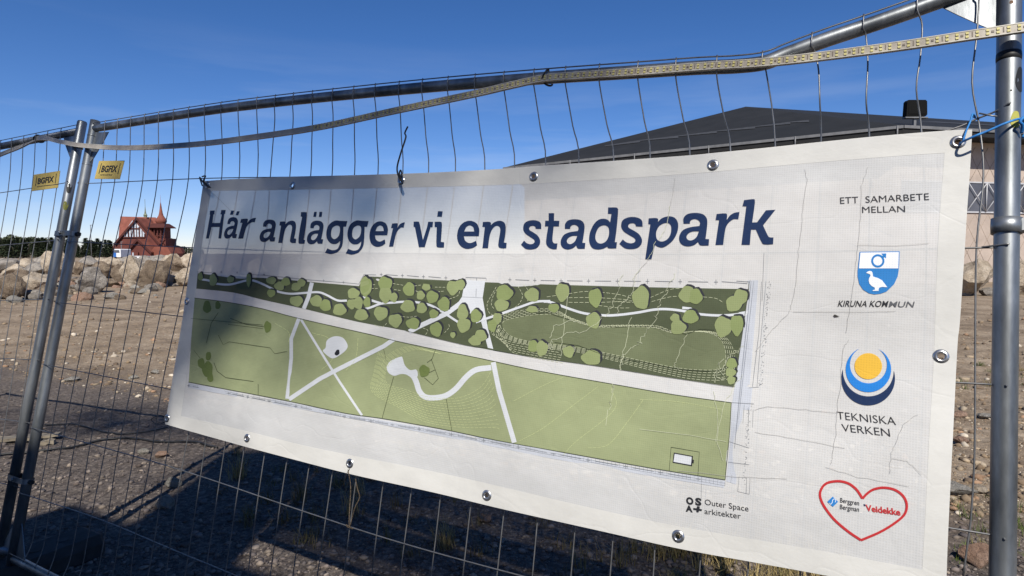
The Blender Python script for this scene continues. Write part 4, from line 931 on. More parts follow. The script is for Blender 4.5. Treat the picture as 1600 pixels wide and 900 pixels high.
# paler glade in the right woodland
C7 = lambda L_: [(840 + x / 4.092, 420 + y / 4.092) for x, y in L_]; C6 = lambda L_: [(560 + x / 5.333, 400 + y / 5.333) for x, y in L_]; C5 = lambda L_: [(280 + x / 5.333, 400 + y / 5.333) for x, y in L_]
C5b = lambda L_: [(280 + x / 3, 540 + y / 3) for x, y in L_]; C9 = lambda L_: [(540 + x / 4.5, 500 + y / 4.5) for x, y in L_]
glade = px_loop([(785, 505), (800, 498), (860, 490), (900, 503), (945, 512), (1010, 510), (1050, 520), (1090, 518), (1120, 525), (1133, 545), (1132, 570), (1115, 578), (1060, 575), (985, 560), (930, 548), (880, 540), (815, 531), (792, 520)], n_=4)
decal('glade_print', [[Pb(glade)]], .0008, M['clearing'], plan)
# white ways
paths = [Pb([(726.9,440.3),(722.2,463.8),(719.4,472.2),(700,486),(688,496.5),(660,514),(645,519.5),(634,517),(655,505.5),(690,488.5),(712,476),(716,472),(722,464)][:0] or [(726.9,438),(722.2,463.8),(716,473),(733,480),(749,490),(762.5,543.4),(771,545.3),(762.5,512.5),(756,475),(754.4,465.6),(758.4,439)])]
paths += [stroke(C6([(865,385),(740,478),(500,590),(425,632)]), 7.4), stroke([(616,530),(600,541),(526.7,578),(500,592),(470,612),(452,624)], 6.6), stroke(C5([(1108,222),(1080,340),(1040,440)]), 6.2), stroke([(468,496),(455.5,529.4),(455.5,560),(449,623)], 5.6), stroke([(471,499.5),(508,560),(532,598),(566,649)], 3.6)]
paths += [Pb(px_loop(C5([(1315,668),(1370,685),(1405,740),(1395,780),(1350,820),(1290,853),(1250,840),(1200,792),(1222,765),(1230,710),(1265,680)]), n_=4))]
snake = sm(C9([(400,350),(440,368),(478,395),(500,440),(520,500),(560,540),(630,547),(710,530),(780,480),(850,400),(920,350),(1025,335)]), 5)
paths += [Pb(px_loop(C9([(290,330),(318,288),(388,258,),(403,270),(418,318),(455,352),(500,350),(505,400),(440,385),(390,380),(345,392),(305,372)]), n_=4)), stroke(snake, 8.6), stroke([(771,566),(780,610),(804,691.5)], 7.6)]
paths += [stroke(sm(C5([(190,195),(250,205),(320,232),(420,238),(500,220),(560,205),(620,205),(700,235),(760,265),(830,298),(930,315),(1050,308),(1160,302),(1230,325),(1320,370),(1400,372)])), 3.2),
          stroke(sm(C6([(-30,410),(40,345),(110,370),(190,395)])), 3.5), stroke(sm(C6([(0,455),(100,430),(190,398),(300,388),(380,382),(480,385),(600,410),(700,465),(770,510),(840,556)])), 3.4),
          stroke(sm(C6([(980,552),(1110,508),(1210,475),(1350,425),(1480,382),(1600,376)])), 3.6), stroke(sm(C7([(40,210),(70,211),(120,225),(200,255),(300,285),(420,298),(520,295),(640,280),(740,262),(820,258),(920,268),(1050,292),(1200,298),(1337,284)])), 3.8),
          Pb(C6([(910,410),(960,405),(972,440),(945,478),(925,480)])), Pb([(1066.5,479),(1080,480.5),(1084,484),(1066,483)]), Pb([(1171,485),(1166,494),(1150,494),(1155,488)])]
for i, pth in enumerate(paths): pass
decal('path_print', [[p] for p in paths], .0011, M['path'], plan)
decal('pavilion_print', [[Pb([(1053, 707), (1083, 712.5), (1081.5, 728.5), (1051, 723)])]], .0011, M['blackink'], plan)
decal('pavilion_print', [[Pb([(1054.4, 709), (1081, 713.8), (1079.8, 726.4), (1052.6, 721.4)])]], .0015, M['path'], plan)
decal('pavilion_print', [[Pb([(1082.6, 718), (1084.6, 718.4), (1084, 724), (1082, 723.6)])]], .0015, M['blackink'], plan)
# tree symbols
def blob(x, y, rx, ry, rot=0, seed=0, n_=22):
    return [(x + (rx * math.cos(t) * math.cos(rot) - ry * math.sin(t) * math.sin(rot)) * (1 + .07 * math.sin(3 * t + seed) + .05 * math.sin(5 * t + seed * 2)), y + (rx * math.cos(t) * math.sin(rot) + ry * math.sin(t) * math.cos(rot)) * (1 + .07 * math.sin(3 * t + seed) + .05 * math.sin(5 * t + seed * 2))) for t in np.linspace(0, 2 * math.pi, n_)[:-1]]
TB = []
for (x, y, a, b_) in [(180,172,20,34),(285,200,32,50),(430,195,30,26),(582,200,20,56),(770,205,42,30),(838,250,42,36),(890,215,38,34),(975,258,38,34),(1020,225,34,34),(770,310,35,32),(980,375,55,44),(1145,375,50,48),(1222,412,46,50),(1340,448,55,50),(1455,312,50,45),(1560,255,48,80),(1440,400,38,42),(1495,392,40,52),(1568,385,30,45),(1520,492,56,48)]: TB.append((280 + x / 5.333, 400 + y / 5.333, a / 5.333, b_ / 5.333))
for (x, y, a, b_) in [(60,250,46,76),(225,232,58,60),(228,325,52,66),(295,345,35,40),(425,278,48,58),(568,255,34,36),(522,328,34,38),(618,342,50,52),(790,265,52,60),(850,240,42,44),(715,402,50,60),(415,420,58,52),(530,435,42,45),(630,482,38,38),(190,478,58,58),(310,538,56,56),(457,562,56,48),(30,492,50,46),(870,470,46,68),(982,500,46,56),(880,575,56,62),(790,658,22,25),(650,612,50,60),(975,705,52,44),(1020,665,52,50),(1218,308,70,66),(1195,410,60,50),(1160,520,36,48),(1118,580,38,52),(1450,325,60,58),(1450,445,48,28),(1460,752,46,50),(1532,770,48,64)]: TB.append((560 + x / 5.333, 400 + y / 5.333, a / 5.333, b_ / 5.333))
for (x, y, a, b_) in [(160,150,44,58),(370,185,42,60),(662,185,54,74),(958,165,52,54),(1012,178,42,50),(1255,225,52,50),(1300,180,44,50),(105,250,35,28),(358,330,45,52),(880,315,30,28),(978,308,50,44),(900,375,50,46),(1188,370,56,66),(1275,360,42,66),(200,530,36,38),(345,568,62,48),(1242,605,34,34),(1235,660,33,30),(1240,712,28,27)]: TB.append((840 + x / 4.092, 420 + y / 4.092, a / 4.092, b_ / 4.092))
decal('tree_shadow_print', [[Pb(blob(x + 1.5 + .1 * a, y - 1.2 - .08 * b_, a * 1.04, b_ * 1.04, 0, i, 15))] for i, (x, y, a, b_) in enumerate(TB)], .0013, M['blobshade'], plan, .05)['kind'] = 'stuff'
for i, (x, y, a, b_) in enumerate(TB): decal('tree_symbol', [[Pb(blob(x, y, a, b_, 0, i))]], .0017 + (i % 5) * .00005, M['blob' if i % 3 else 'blob2'], plan, .05)
OB = [(280 + x / 5.333, 400 + y / 5.333, a / 5.333, b_ / 5.333) for (x, y, a, b_) in [(235,425,34,52),(325,410,22,34),(740,590,30,48),(250,830,18,34)]] + [(280 + x / 3, 540 + y / 3, a / 3, b_ / 3) for (x, y, a, b_) in [(105,82,16,24),(135,112,25,38),(148,150,14,22),(138,50,12,20)]] + [(540 + 555 / 4.5, 500 + 358 / 4.5, 37 / 4.5, 42 / 4.5)]
for i, (x, y, a, b_) in enumerate(OB): decal('tree_symbol', [[Pb(blob(x, y, a, b_, 0, i))]], .0017 + (i % 5) * .00005, M['olivedark'], plan, .05)
decal('plaza_dot_print', [[Pb(blob(527.5, 551, 3.4, 5, .5, 1))]], .0017, M['blackink'], plan)
# contour and construction lines
ln = []
for k in range(5):   # glade outline dashes
    gx = [( (x - 960) * (1 + .02 * k) + 960, (y - 533) * (1 + .07 * k) + 533 + k * .8) for x, y in glade]
    gx = [q for q in gx if 762 < q[0] < 1150 and q[1] > 446 + 0 and q[1] < 556 + (q[0] - 820) * .14]
    runs = []; cur = []
    for q in gx:
        if cur and math.hypot(q[0] - cur[-1][0], q[1] - cur[-1][1]) > 24: runs.append(cur); cur = []
        cur.append(q)
    runs.append(cur)
    for r_ in runs:
        if len(r_) > 4: ln += dash(r_[::3] + [r_[-1]], 5.5, 2.2)
for P in [[(60,180),(200,160),(330,145),(520,165),(600,190)], [(200,185),(380,185),(600,200)], [(200,215),(400,215),(620,205)], [(720,185),(840,135),(920,125)], [(730,210),(850,180),(960,175)], [(390,235),(520,250),(600,250)], [(1060,180),(1140,190),(1200,225)], [(500,210),(600,215),(720,205)]]: ln += dash(C7(P), 6, 2.5)
for P in [[(1150,260),(1110,330),(1075,400),(1090,470),(1140,500)], [(1180,250),(1130,320),(1110,400),(1130,440)], [(1330,250),(1370,330),(1340,400),(1290,440)], [(1380,240),(1420,300),(1410,380)], [(120,240),(170,238)], [(110,270),(170,272)], [(290,230),(380,245)], [(300,280),(370,290)], [(470,250),(540,240)], [(480,290),(500,300)], [(640,260),(740,262)], [(660,300),(740,290)], [(760,360),(830,330),(850,280)], [(240,560),(200,590),(120,570)], [(340,500),(420,510),(500,500)], [(540,600),(580,620),(560,660)], [(720,640),(760,590),(740,550)]]: ln += dash(C6(P), 4, 2)
for k in range(6): ln += dash([(770 - k * 1.5 + 12, 508 + k * 0), (776 + k * 4.2 - 8, 520 + k * 2), (790 + k * 2, 532 + k * 3.5), (830, 540 + k * 3.6), (880, 548 + k * 3.8)], 5, 2)
strokes('contour_print', [(q, .55) for q in ln], .0015, M['contour'], plan)
ln = []
for k in range(12):  # hill rings round the curled path
    f_ = k / 11; P = [(625 + 6 * f_ - 0, 535 - 0), ]
    P = [(690 - 18 * f_, 553 - 6 * f_), (648 - 20 * f_, 547 - 12 * f_), (618 - 26 * f_, 560 - 10 * f_), (603 - 30 * f_ * .6, 580), (606 - 24 * f_, 600 + 12 * f_), (632 - 10 * f_, 608 + 28 * f_), (668, 620 + 40 * f_), (715 + 12 * f_, 622 + 46 * f_), (750 + 22 * f_, 606 + 62 * f_), (768 + 15 * f_, 580 + 92 * f_)]
    P = [q for q in P if q[1] < 640 + (q[0] - 530) * .17 and q[1] > 536 + (q[0] - 616) * .215]
    if len(P) > 3: ln += dash(P, 5, 1.8)
for P in [[(935,604),(900,630),(850,668),(810,690)], [(880,590),(850,602),(800,628)], [(955,606),(960,640),(900,690),(880,712)], [(1005,625),(980,660),(950,695),(915,700)], [(1000,624),(1060,628),(1130,640)], [(488,520),(515,530),(520,560),(500,580)], [(430,505),(452,520),(450,540)], [(560,528),(556,560),(540,580)]]: ln += dash(P, 6, 1.2)
strokes('contour_print', [(q, .5) for q in ln], .0013, M['contour_pale'], plan)
dk = [(sm(C9([(270,205),(285,270)])), .6), (sm(C9([(340,400),(300,540),(260,690)])), .6), (sm(C9([(635,205),(610,275)])), .6), (sm(C9([(710,555),(725,640),(750,780)])), .7), (C9([(605,275),(655,410),(615,455),(555,405)]), .7), (C9([(590,370),(632,350)]), .6), (C9([(575,300),(610,275)]), .6),
      (C5([(230,725),(270,560),(330,470)]), .6), (C5([(430,520),(560,570),(710,590)]), .7), (C5([(330,660),(370,740),(420,715),(760,765),(800,815),(900,795)]), .6), (C5([(410,570),(700,605)]), .5), (C5([(100,520),(700,575)]), .5), (C5b([(165,80),(180,120),(220,150),(350,168)]), .8), (C5b([(372,180),(372,230)]), .6), (C5b([(70,20),(100,60)]), .5),
      ([(1049,698.5),(1093,706),(1091,743)], .6), ([(1049,698.5),(1046,736)], .6), ([(1171,440),(1170,452),(1148,604)], .8), (C7([(405,365),(520,372),(640,368),(760,368),(850,400),(960,420)]), .7), (C7([(0,285),(60,280),(200,325),(310,350)]), .6), (C7([(110,470),(260,490),(420,550),(560,580),(720,605),(900,645),(1100,655)]), .7), (C7([(960,415),(1040,385),(1130,392)]), .6)]
outl = [(roadB, .8), (fieldB, .9), (fieldR, .8), ([(1146.7,604.5),(1030.6,587.4),(930,571.5),(840,559),(771,547)], .7), ([(762,543.5),(729,539.7),(635,517)], .6)]
strokes('outline_print', [(p, w_) for p, w_ in dk] + [(sm(p, 3), w_) for p, w_ in outl], .0019, M['contour_dark'], plan)
# grey street bands with crosses and paving grid
decal('street_print', [[Pb([(1168, 438), (1185, 438), (1172, 600), (1166, 604), (1176, 606), (1172, 641), (1161, 640), (1150, 757), (1134.5, 752), (1144, 629), (1148, 604), (1171, 452)])], [Pb([(295, 598.5), (443, 626.5), (540, 647), (707, 675), (900, 711.5), (1133, 751.5), (1131, 762), (1000, 741), (860, 716), (700, 683.5), (560, 656), (443, 634), (294, 605.5)])]], .0006, M['greyband'], plan)
gl_ = [([(1171,438.6),(1174,439),(1148,700)], .5), ([(1178,439),(1156,640),(1142,754)], .4), ([(1190,440),(1186,520),(1176,604)], .5), ([(1197,439),(1183,604)], .4), ([(1186,604.5),(1170,606)], .5), ([(1143,629),(1178,631)], .8), ([(1163,632),(1153,768)], .5), ([(1170,640),(1166,771)], .6), ([(1177,640),(1171,772)], .5), ([(1140,690),(1171,700)], .5), ([(1138,722),(1171,726)], .5), ([(1096,744),(1096,782)], .4), ([(1153,768),(1171,772)], .5), ([(1194,395),(1191,470)], .5), ([(1200,335),(1196,438)], .0)]
gl_ = [g_ for g_ in gl_ if g_[1] > 0]
def bl_(f_, o_): # along the bottom strip
    x = 295 + (1133 - 295) * f_; xs_ = [295, 443, 540, 707, 900, 1133]; ys_ = [598, 626, 646.5, 674.5, 711, 751]; return (x, float(np.interp(x, xs_, ys_)) + o_)
for i in range(120):
    f_ = (i / 119) ** .85; a, b_ = bl_(f_, 1), bl_(f_, 5 + 3 * f_); gl_.append(([a, b_], .28))
for o_ in (3.2, 6.4): gl_.append(([bl_(i / 30, o_ * (0.8 + .4 * i / 30)) for i in range(31)], .3))
cr_ = []
for i, f_ in enumerate([.0, .04, .075, .11, .15, .2, .245, .29, .34, .38, .43, .49, .55, .615, .68, .745, .815, .88, .95]):
    x, y = bl_(f_, 4.5); s_ = 2.2 + 1.8 * f_; cr_ += [([(x - s_, y - .3 * s_ * .2), (x + s_, y + s_ * .16)], .7), ([(x, y - s_), (x, y + s_)], .7)]; 
    if i: x0, y0 = px0; gl_.append(([(x0 + (x - x0) * .2, y0 + (y - y0) * .2), (x0 + (x - x0) * .8, y0 + (y - y0) * .8)], .7))
    px0 = (x, y)
tp = [(596,429),(629,430.5),(662,432.2),(697,434),(797,437),(836,438),(877,438.6),(920,439),(965,439.2),(1012,439.4),(1063,440),(1119,440.6)]
for i, (x, y) in enumerate(tp):
    s_ = 2 + (x - 560) / 560; cr_ += [([(x - s_, y), (x + s_, y)], .8), ([(x, y - s_ * 1.3), (x, y + s_ * 1.3)], .8)]
    if i and i != 4: q = tp[i - 1]; gl_.append(([(q[0] + (x - q[0]) * .22, q[1]), (q[0] + (x - q[0]) * .78, y)], .8))
for x, y in [(506, 438.5), (537, 441), (413, 429), (390, 427), (371, 426), (346, 425)]: cr_ += [([(x - 1.6, y), (x + 1.6, y)], .6), ([(x, y - 2), (x, y + 2)], .6)]
gl_ += [([(308,425),(413,430),(480,437),(555,443),(561,444),(569,429),(588,429.5)], .7), ([(728,440),(728,433.5),(760,434.5),(760,438)], .8), ([(745,434),(744,464)], .7), ([(722,464),(755,465.5)], .5), ([(1151,439),(1172,440.5)], .7), ([(1128,440),(1168,443)], .8)]
strokes('street_line_print', gl_ + cr_, .0012, M['greyline'], plan)
sp2 = []
for i in range(150):
    y = random.uniform(440, 602) if i < 90 else random.uniform(634, 760); t = (y - 440) / 164 if y < 610 else (y - 634) / 130
    xL = (1198 - 14 * t) if y < 610 else (1167 - 10 * t); x = xL + random.uniform(1, 7); sp2.append(([(x, y), (x + random.uniform(.6, 1.6), y + random.uniform(-1, 1))], .7))
strokes('hatch_print', sp2, .0012, M['greyline'], plan)

# ---- cracks, folds and scuffs in the coating
def crack(P, amp, seed, nseg=5):
    rg = random.Random(seed); o = []
    for a, b_ in zip(P, P[1:]):
        for i in range(nseg):
            t = i / nseg; o.append((a[0] + (b_[0] - a[0]) * t + rg.uniform(-amp, amp), a[1] + (b_[1] - a[1]) * t + rg.uniform(-amp, amp)))
    o.append(P[-1]); return o
ck = [([(333,302),(348,316),(362,331)], .2, 40), ([(1055,278),(1052,300),(1047,325),(1043,350)], .6, 1), ([(1015,405),(1003,418),(994,430),(990,445)], .8, 2), ([(1258,264),(1261,280),(1255,320),(1252,360),(1247,400),(1244,440),(1238,470),(1233,490),(1215,506),(1197,528),(1180,550)], 1.0, 3),
      ([(1356,262),(1352,275),(1346,290),(1345,330),(1341,380),(1337,420),(1330,470),(1322,520)], .8, 4), ([(1326,530),(1317,545),(1314,600),(1308,640),(1306,680),(1301,715),(1298,725)], 1.2, 5), ([(1434,647),(1412,662),(1400,690),(1392,712),(1390,740)], 1.4, 6),
      ([(960,600),(958,615)], .4, 7), ([(1180,640),(1200,635),(1260,640),(1310,645)], .8, 8), ([(1180,675),(1240,685),(1320,700)], .8, 9), ([(1290,730),(1340,745),(1420,760)], 1.0, 10), ([(1394,716),(1418,720),(1440,742)], 1, 11), ([(1340,383),(1400,384),(1452,380)], .4, 12), ([(1240,487),(1330,488),(1400,486)], .5, 13), ([(1060,735),(1150,745),(1230,748)], .6, 14)]
strokes('crack', [(crack(p, a, s), .5) for p, a, s in ck], .0021, M['crackgrey'], banner)
cw = [([(1047,322),(1044,345),(1038,362),(1030,375)], .7, 21), ([(1024,378),(1020,392),(1012,405)], 1.1, 22)] + [(C7(p), a, s) for p, a, s in [
      ([(650,0),(625,60),(610,130),(590,180),(530,240),(515,290)], 3, 23), ([(545,30),(525,110),(490,190),(478,235),(440,290),(400,325),(310,400),(210,412),(120,445),(88,465),(88,500),(100,515)], 3, 24),
      ([(875,20),(845,110),(795,195),(775,270),(750,340),(700,400),(670,460),(610,505),(555,540),(540,600),(540,640)], 4, 25), ([(600,315),(575,400),(550,530),(530,650)], 2, 26), ([(955,415),(930,480),(880,590),(880,620),(900,645)], 2, 27), ([(85,450),(110,370),(200,330),(300,350)], 2, 28),
      ([(1310,500),(1270,530),(1240,555),(1200,600),(1160,660),(1130,720)], 6, 29), ([(1190,590),(1160,650),(1180,700)], 8, 30), ([(490,740),(480,800),(460,900)], 3, 31), ([(200,180),(160,420),(150,560)], 2, 32)]]
cw += [([(950,640),(947,665)], .4, 33), ([(1160,585),(1150,600),(1128,640),(1120,690),(1130,720)], 1.6, 34), ([(1115,610),(1122,650),(1118,690)], 2, 35), ([(1000,670),(1080,680),(1135,690)], .5, 36)]
strokes('scuff', [(crack(p, a, s), .6) for p, a, s in cw], .0023, M['crackpale'], banner)
decal('smudge', [[Pb([(1302, 493), (1304.5, 491.4), (1308, 493), (1312, 494.6), (1308, 495.2), (1304, 495.6)])]], .0024, M['soil_ink'], banner)

# ================================================================= TIES, CORD, LIGHT STRIP
def tie(name, pts, r, mat, label, cat, z=.012, group=None, conv=lp):
    P = [conv(p[0], p[1], p[2] if len(p) > 2 else z) for p in pts]; P = cat_rom(P, 5); c0 = P[0]
    o = MB().tube(P, r, 6).build(name, mat); o.matrix_world = MF if conv is lp else MF2
    return tag(o, label, cat, group)
tie('cable_tie', [(316, 276, -.01), (321, 275, .02), (318, 283, .03), (324, 289, .02), (328, 293, .03), (319, 287, .035), (312, 277, .0), (316, 290, .02)], .003, M['black'], 'black cable tie through the top left corner eyelet of the banner', 'cable tie')
tie('cable_tie', [(626, 281, .005), (628, 274, .012), (626, 266, .004), (624, 272, .02), (628, 284, .03), (623, 276, .03), (620.5, 262, .02), (626, 240, .03), (634, 215, .03), (632.6, 208, .02), (637, 198, .03)], .0027, M['black'], 'black cable tie with a long loose end standing up above the banner', 'cable tie')
tie('cable_tie', [(262, 653, .02), (250, 649, .03), (239, 653, .01), (237, 657, -.005), (246, 663, .01), (256, 660, .03), (262, 655, .0)], .0016, M['black'], 'thin black tie looped through the bottom left corner eyelet', 'cable tie')
tie('cord', [(546, 726, -.005), (547.5, 731, .03), (541, 742, .03), (537, 760, .02)], .0014, M['black'], 'short end of dark string hanging from a bottom eyelet', 'string')
tie('cord', [(546, 726, -.005), (544, 735, .034), (548, 760, .02), (546, 800, .01), (546, 822, .012), (552, 826, .012), (541, 820, .012), (546, 824, .012), (551, 805, .02), (556, 790, .03), (562, 777, .03), (559, 765, .03), (555, 748, .03)], .0014, M['rock_brown'], 'frayed dull brown string knotted to the mesh below the banner', 'string')
bc = [(1500, 224, .0), (1505, 221, .03), (1520, 214, .045), (1545, 204, .045), (1570, 193, .045), (1592, 186, .03), (1600, 190, .0), (1600, 200, -.02)]
tie('cord', bc, .0026, M['blue'], 'blue cord tying the top right eyelet of the banner to the post', 'cord')
tie('cord', [(1505, 220, .03), (1510, 204, .02), (1516, 190, .012), (1520, 178, .006), (1524, 184, -.01), (1518, 180, -.01)], .0018, M['blue'], 'short blue cord end knotted to the wire above the banner corner', 'cord')
tie('cord', [(1596, 208, .02), (1598, 196, .03), (1594, 190, .035), (1601, 184, .03), (1604, 205, .01), (1598, 215, .01)], .003, M['blue'], 'knot of blue cord on the far side of the right post', 'cord')
# light strip
zs = lambda x: 0.045
sp_px = [(-60, 268), (0, 242), (30, 230), (62, 216), (95, 221.5), (130, 227.5), (200, 231), (300, 226), (400, 214), (500, 198.5), (620, 172.5), (740, 147), (800, 133), (850, 122.5), (900, 118.5), (1000, 112), (1100, 104), (1180, 99), (1260, 91), (1400, 73), (1500, 58), (1600, 43), (1700, 26)]
SPt = cat_rom([lp(x, y, 0.05 if x > 140 else 0.035) for x, y in sp_px], 14)
strip = empty('light_strip', 'flat plastic LED light strip sagging along the top of the fence', 'light strip', M=MF)
def ribbon(P, w_, th, name, mat, parent, z0=0.0, off=0.0, smooth=True):
    V = []; Fc = []
    for i, p in enumerate(P):
        d = (P[min(i + 1, len(P) - 1)] - P[max(i - 1, 0)]); d = Vector((d.x, d.y, 0)).normalized(); nn_ = Vector((-d.y, d.x, 0)); q = p + nn_ * off + Vector((0, 0, z0))
        V += [q - nn_ * w_ / 2 - Vector((0, 0, th / 2)), q + nn_ * w_ / 2 - Vector((0, 0, th / 2)), q + nn_ * w_ / 2 + Vector((0, 0, th / 2)), q - nn_ * w_ / 2 + Vector((0, 0, th / 2))]
    for i in range(len(P) - 1): Fc += [(i * 4 + k, i * 4 + (k + 1) % 4, i * 4 + 4 + (k + 1) % 4, i * 4 + 4 + k) for k in range(4)]
    Fc += [(3, 2, 1, 0), tuple(len(P) * 4 - 4 + k for k in range(4))]
    return MB().add(V, Fc).build(name, mat, parent)
ribbon(SPt, .019, .007, 'sleeve', M['strip'], strip)
ribbon(SPt, .0022, .0085, 'sleeve_edge', M['striptrim'], strip, 0, .0092); ribbon(SPt, .0022, .0085, 'sleeve_edge', M['striptrim'], strip, 0, -.0092)
cum = [0.0]
for a, b_ in zip(SPt, SPt[1:]): cum.append(cum[-1] + (b_ - a).length)
ch = MB(); dkk = MB(); s_ = next(cum[i] for i, p_ in enumerate(SPt) if p_.x > 1.55); kk = 0
while s_ < cum[-1] - .02:
    i = int(np.searchsorted(cum, s_)) ; a, b_ = SPt[i - 1], SPt[i]; t = (s_ - cum[i - 1]) / (cum[i] - cum[i - 1]); p = a.lerp(b_, t); d = (b_ - a).normalized(); an = math.atan2(d.y, d.x); Rz = Matrix.Rotation(an, 3, 'Z')
    for o_ in (-.0038, .0038): ch.box(p + Rz @ Vector((0, o_, .0042)), (.0052, .0048, .0022), Rz)
    if kk % 3 == 0: dkk.box(p + Rz @ Vector((.0085, 0, .0038)), (.0045, .0045, .0014), Rz)
    elif kk % 3 == 1: dkk.box(p + Rz @ Vector((.009, .0005, .0037)), (.002, .011, .001), Rz)
    s_ += .0172; kk += 1
o = ch.build('light_chips', M['chip'], strip); o['kind'] = 'stuff'
o = dkk.build('circuit_parts', M['chipdark'], strip); o['kind'] = 'stuff'
tc_ = lp(855, 121.5, .0)
def loop_tie(px, py, label, rx=.017, rz_=.034, zc=.028, tilt=0.0, conv=lp, Mx=None, ry=0.0):
    p = conv(px, py, zc); P = [p + Vector((0.006 * math.sin(2 * t) + tilt * math.cos(t), (rx + .008) * math.cos(t), rz_ * math.sin(t))) for t in np.linspace(0, 2 * math.pi, 22)]
    o = MB().tube(P, .003, 6).build('cable_tie', M['black']); o.matrix_world = Mx or MF; return tag(o, label, 'cable tie')
loop_tie(856, 121.5, 'black cable tie holding the light strip to the bent top rail', .014, .025, .03)
loop_tie(61, 217, 'black tie holding the light strip to the top rail at the left', .010, .024, .02)
# ================================================================= HALL ON THE RIGHT
hall = empty('hall_building', 'long low hall with dark hipped roof and beige shingled walls behind the banner', 'building', (18.5, 30, 0))
def W(v): return Vector(v) - Vector((18.5, 30, 0))
C0 = Vector((18.5, 30.0, 7.5)); CL = Vector((-0.6, 44.2, 7.45)); CR = Vector((42.0, 35.2, 7.5))
AP = Vector((16.75, 45.6, 11.98)); AR = Vector((44.0, 52.5, 12.05)); BLb = Vector((2.0, 62, 7.4)); BRb = Vector((50, 66, 7.5))
nL = Vector((C0.y - CL.y, -(C0.x - CL.x), 0)).normalized(); nL = nL if nL.y < 0 else -nL
def slab(pts, th, name, mat, parent, up=Vector((0, 0, 1))):
    n_ = len(pts); V = [p for p in pts] + [p - up * th for p in pts]
    return MB().add([W(v) for v in V], [tuple(range(n_)), tuple(range(2 * n_ - 1, n_ - 1, -1))] + [(i, i + n_, (i + 1) % n_ + n_, (i + 1) % n_) for i in range(n_)]).build(name, mat, parent)
rf = slab([CL, C0, AP], .12, 'roof', M['roofdark'], hall); slab([C0, CR, AR, AP], .12, 'roof', M['roofdark'], hall); slab([BLb, CL, AP], .12, 'roof', M['roofdark'], hall); slab([BLb, AP, AR, BRb], .12, 'roof', M['roofdark'], hall); slab([CR, BRb, AR], .12, 'roof', M['roofdark'], hall)
# welted seam running up the left roof face and along the right one
def onplane(px, py, a, b_, c_, lift=.03):
    nn_ = (b_ - a).cross(c_ - a).normalized(); nn_ = nn_ if nn_.z > 0 else -nn_; d = ray(px, py); t = (a - O).dot(nn_) / d.dot(nn_); return O + d * t + nn_ * lift
sl_ = [(945, 228), (1000, 219.5), (1060, 212.5), (1120, 205), (1180, 198), (1235, 191), (1264, 188)]
fl = []
for a, b_ in zip(sl_, sl_[1:]):
    P0, P1 = onplane(*a, CL, C0, AP), onplane(*b_, CL, C0, AP); Q0, Q1 = onplane(a[0], a[1] + 1.2, CL, C0, AP), onplane(b_[0], b_[1] + 3.4, CL, C0, AP); fl.append((P0, P1, Q1, Q0))
V = [W(v) for q in fl for v in q]; MB().add(V, [(4 * i, 4 * i + 1, 4 * i + 2, 4 * i + 3) for i in range(len(fl))]).build('seam_flashing', M['rooflight'], hall)
rk = lambda px, py: onplane(px, py, C0, CR, AR)
sr = [(1340, 184.8), (1370, 185.4), (1400, 186.5), (1470, 191), (1560, 196), (1620, 199)]
V = []; 
for (x, y) in sr: V += [W(rk(x, y)), W(rk(x, y + 1.6))]
MB().add(V, [(2 * i, 2 * i + 2, 2 * i + 3, 2 * i + 1) for i in range(len(sr) - 1)]).build('seam_flashing', M['rooflight'], hall)
# fascia, soffit, walls set back
def wallrun(a, b_, inset=1.25):
    d = (b_ - a); d.z = 0; d.normalize(); nn_ = Vector((d.y, -d.x, 0)); nn_ = nn_ if nn_.y < 0 else -nn_
    return d, nn_
for a, b_ in ((CL, C0), (C0, CR)):
    d, nn_ = wallrun(a, b_); dz = Vector((0, 0, 1))
    o = MB(); q = [a - dz * .12 + nn_ * .06, b_ - dz * .12 + nn_ * .06, b_ + nn_ * .06 + dz * .02, a + nn_ * .06 + dz * .02]; V = [W(v) for v in q] + [W(v - nn_ * .05) for v in q]
    o.add(V, [(0, 1, 2, 3), (7, 6, 5, 4), (0, 4, 5, 1), (3, 2, 6, 7), (0, 3, 7, 4), (1, 5, 6, 2)]).build('gutter', M['fascia'], hall)
    q = [a - dz * .14, b_ - dz * .14, b_ - dz * .14 - nn_ * 1.4, a - dz * .14 - nn_ * 1.4]; V = [W(v) for v in q] + [W(v - dz * .22) for v in q]
    MB().add(V, [(0, 1, 2, 3), (7, 6, 5, 4), (0, 4, 5, 1), (3, 2, 6, 7), (0, 3, 7, 4), (1, 5, 6, 2)]).build('soffit', M['soffit'], hall)
dl, nl = wallrun(CL, C0); dr, nr = wallrun(C0, CR)
wc = C0 - nl * 1.1 - nr * .6; wc.z = 0
def wallbox(a, d, L_, nn_, z0, z1, th, name, mat, parent, out_=0.0):
    q = [a + nn_ * out_, a + d * L_ + nn_ * out_]; V = []
    for z in (z0, z1):
        for p in (q[0], q[1], q[1] - nn_ * th, q[0] - nn_ * th): V.append(W(Vector((p.x, p.y, z))))
    return MB().add(V, [(3, 2, 1, 0), (4, 5, 6, 7), (0, 1, 5, 4), (1, 2, 6, 5), (2, 3, 7, 6), (3, 0, 4, 7)]).build(name, mat, parent)
wallbox(wc, dr, 22, nr, -.3, 7.3, .3, 'wall', M['shingle'], hall); wallbox(wc - dl * 22.6, dl, 22.6, nl, -.3, 7.3, .3, 'wall', M['shingle'], hall)
gb = wallbox(wc + dr * .4, dr, 21, nr, 3.62, 5.08, .1, 'glazed_band', M['glassdark'], hall, .03)
for z in (3.56, 5.08): wallbox(wc + dr * .4, dr, 21, nr, z, z + .07, .1, 'frame', M['frame'], gb, .07)
tr = MB()
def wp(s, z, o_=.09): p = wc + dr * s + nr * o_; return W(Vector((p.x, p.y, z)))
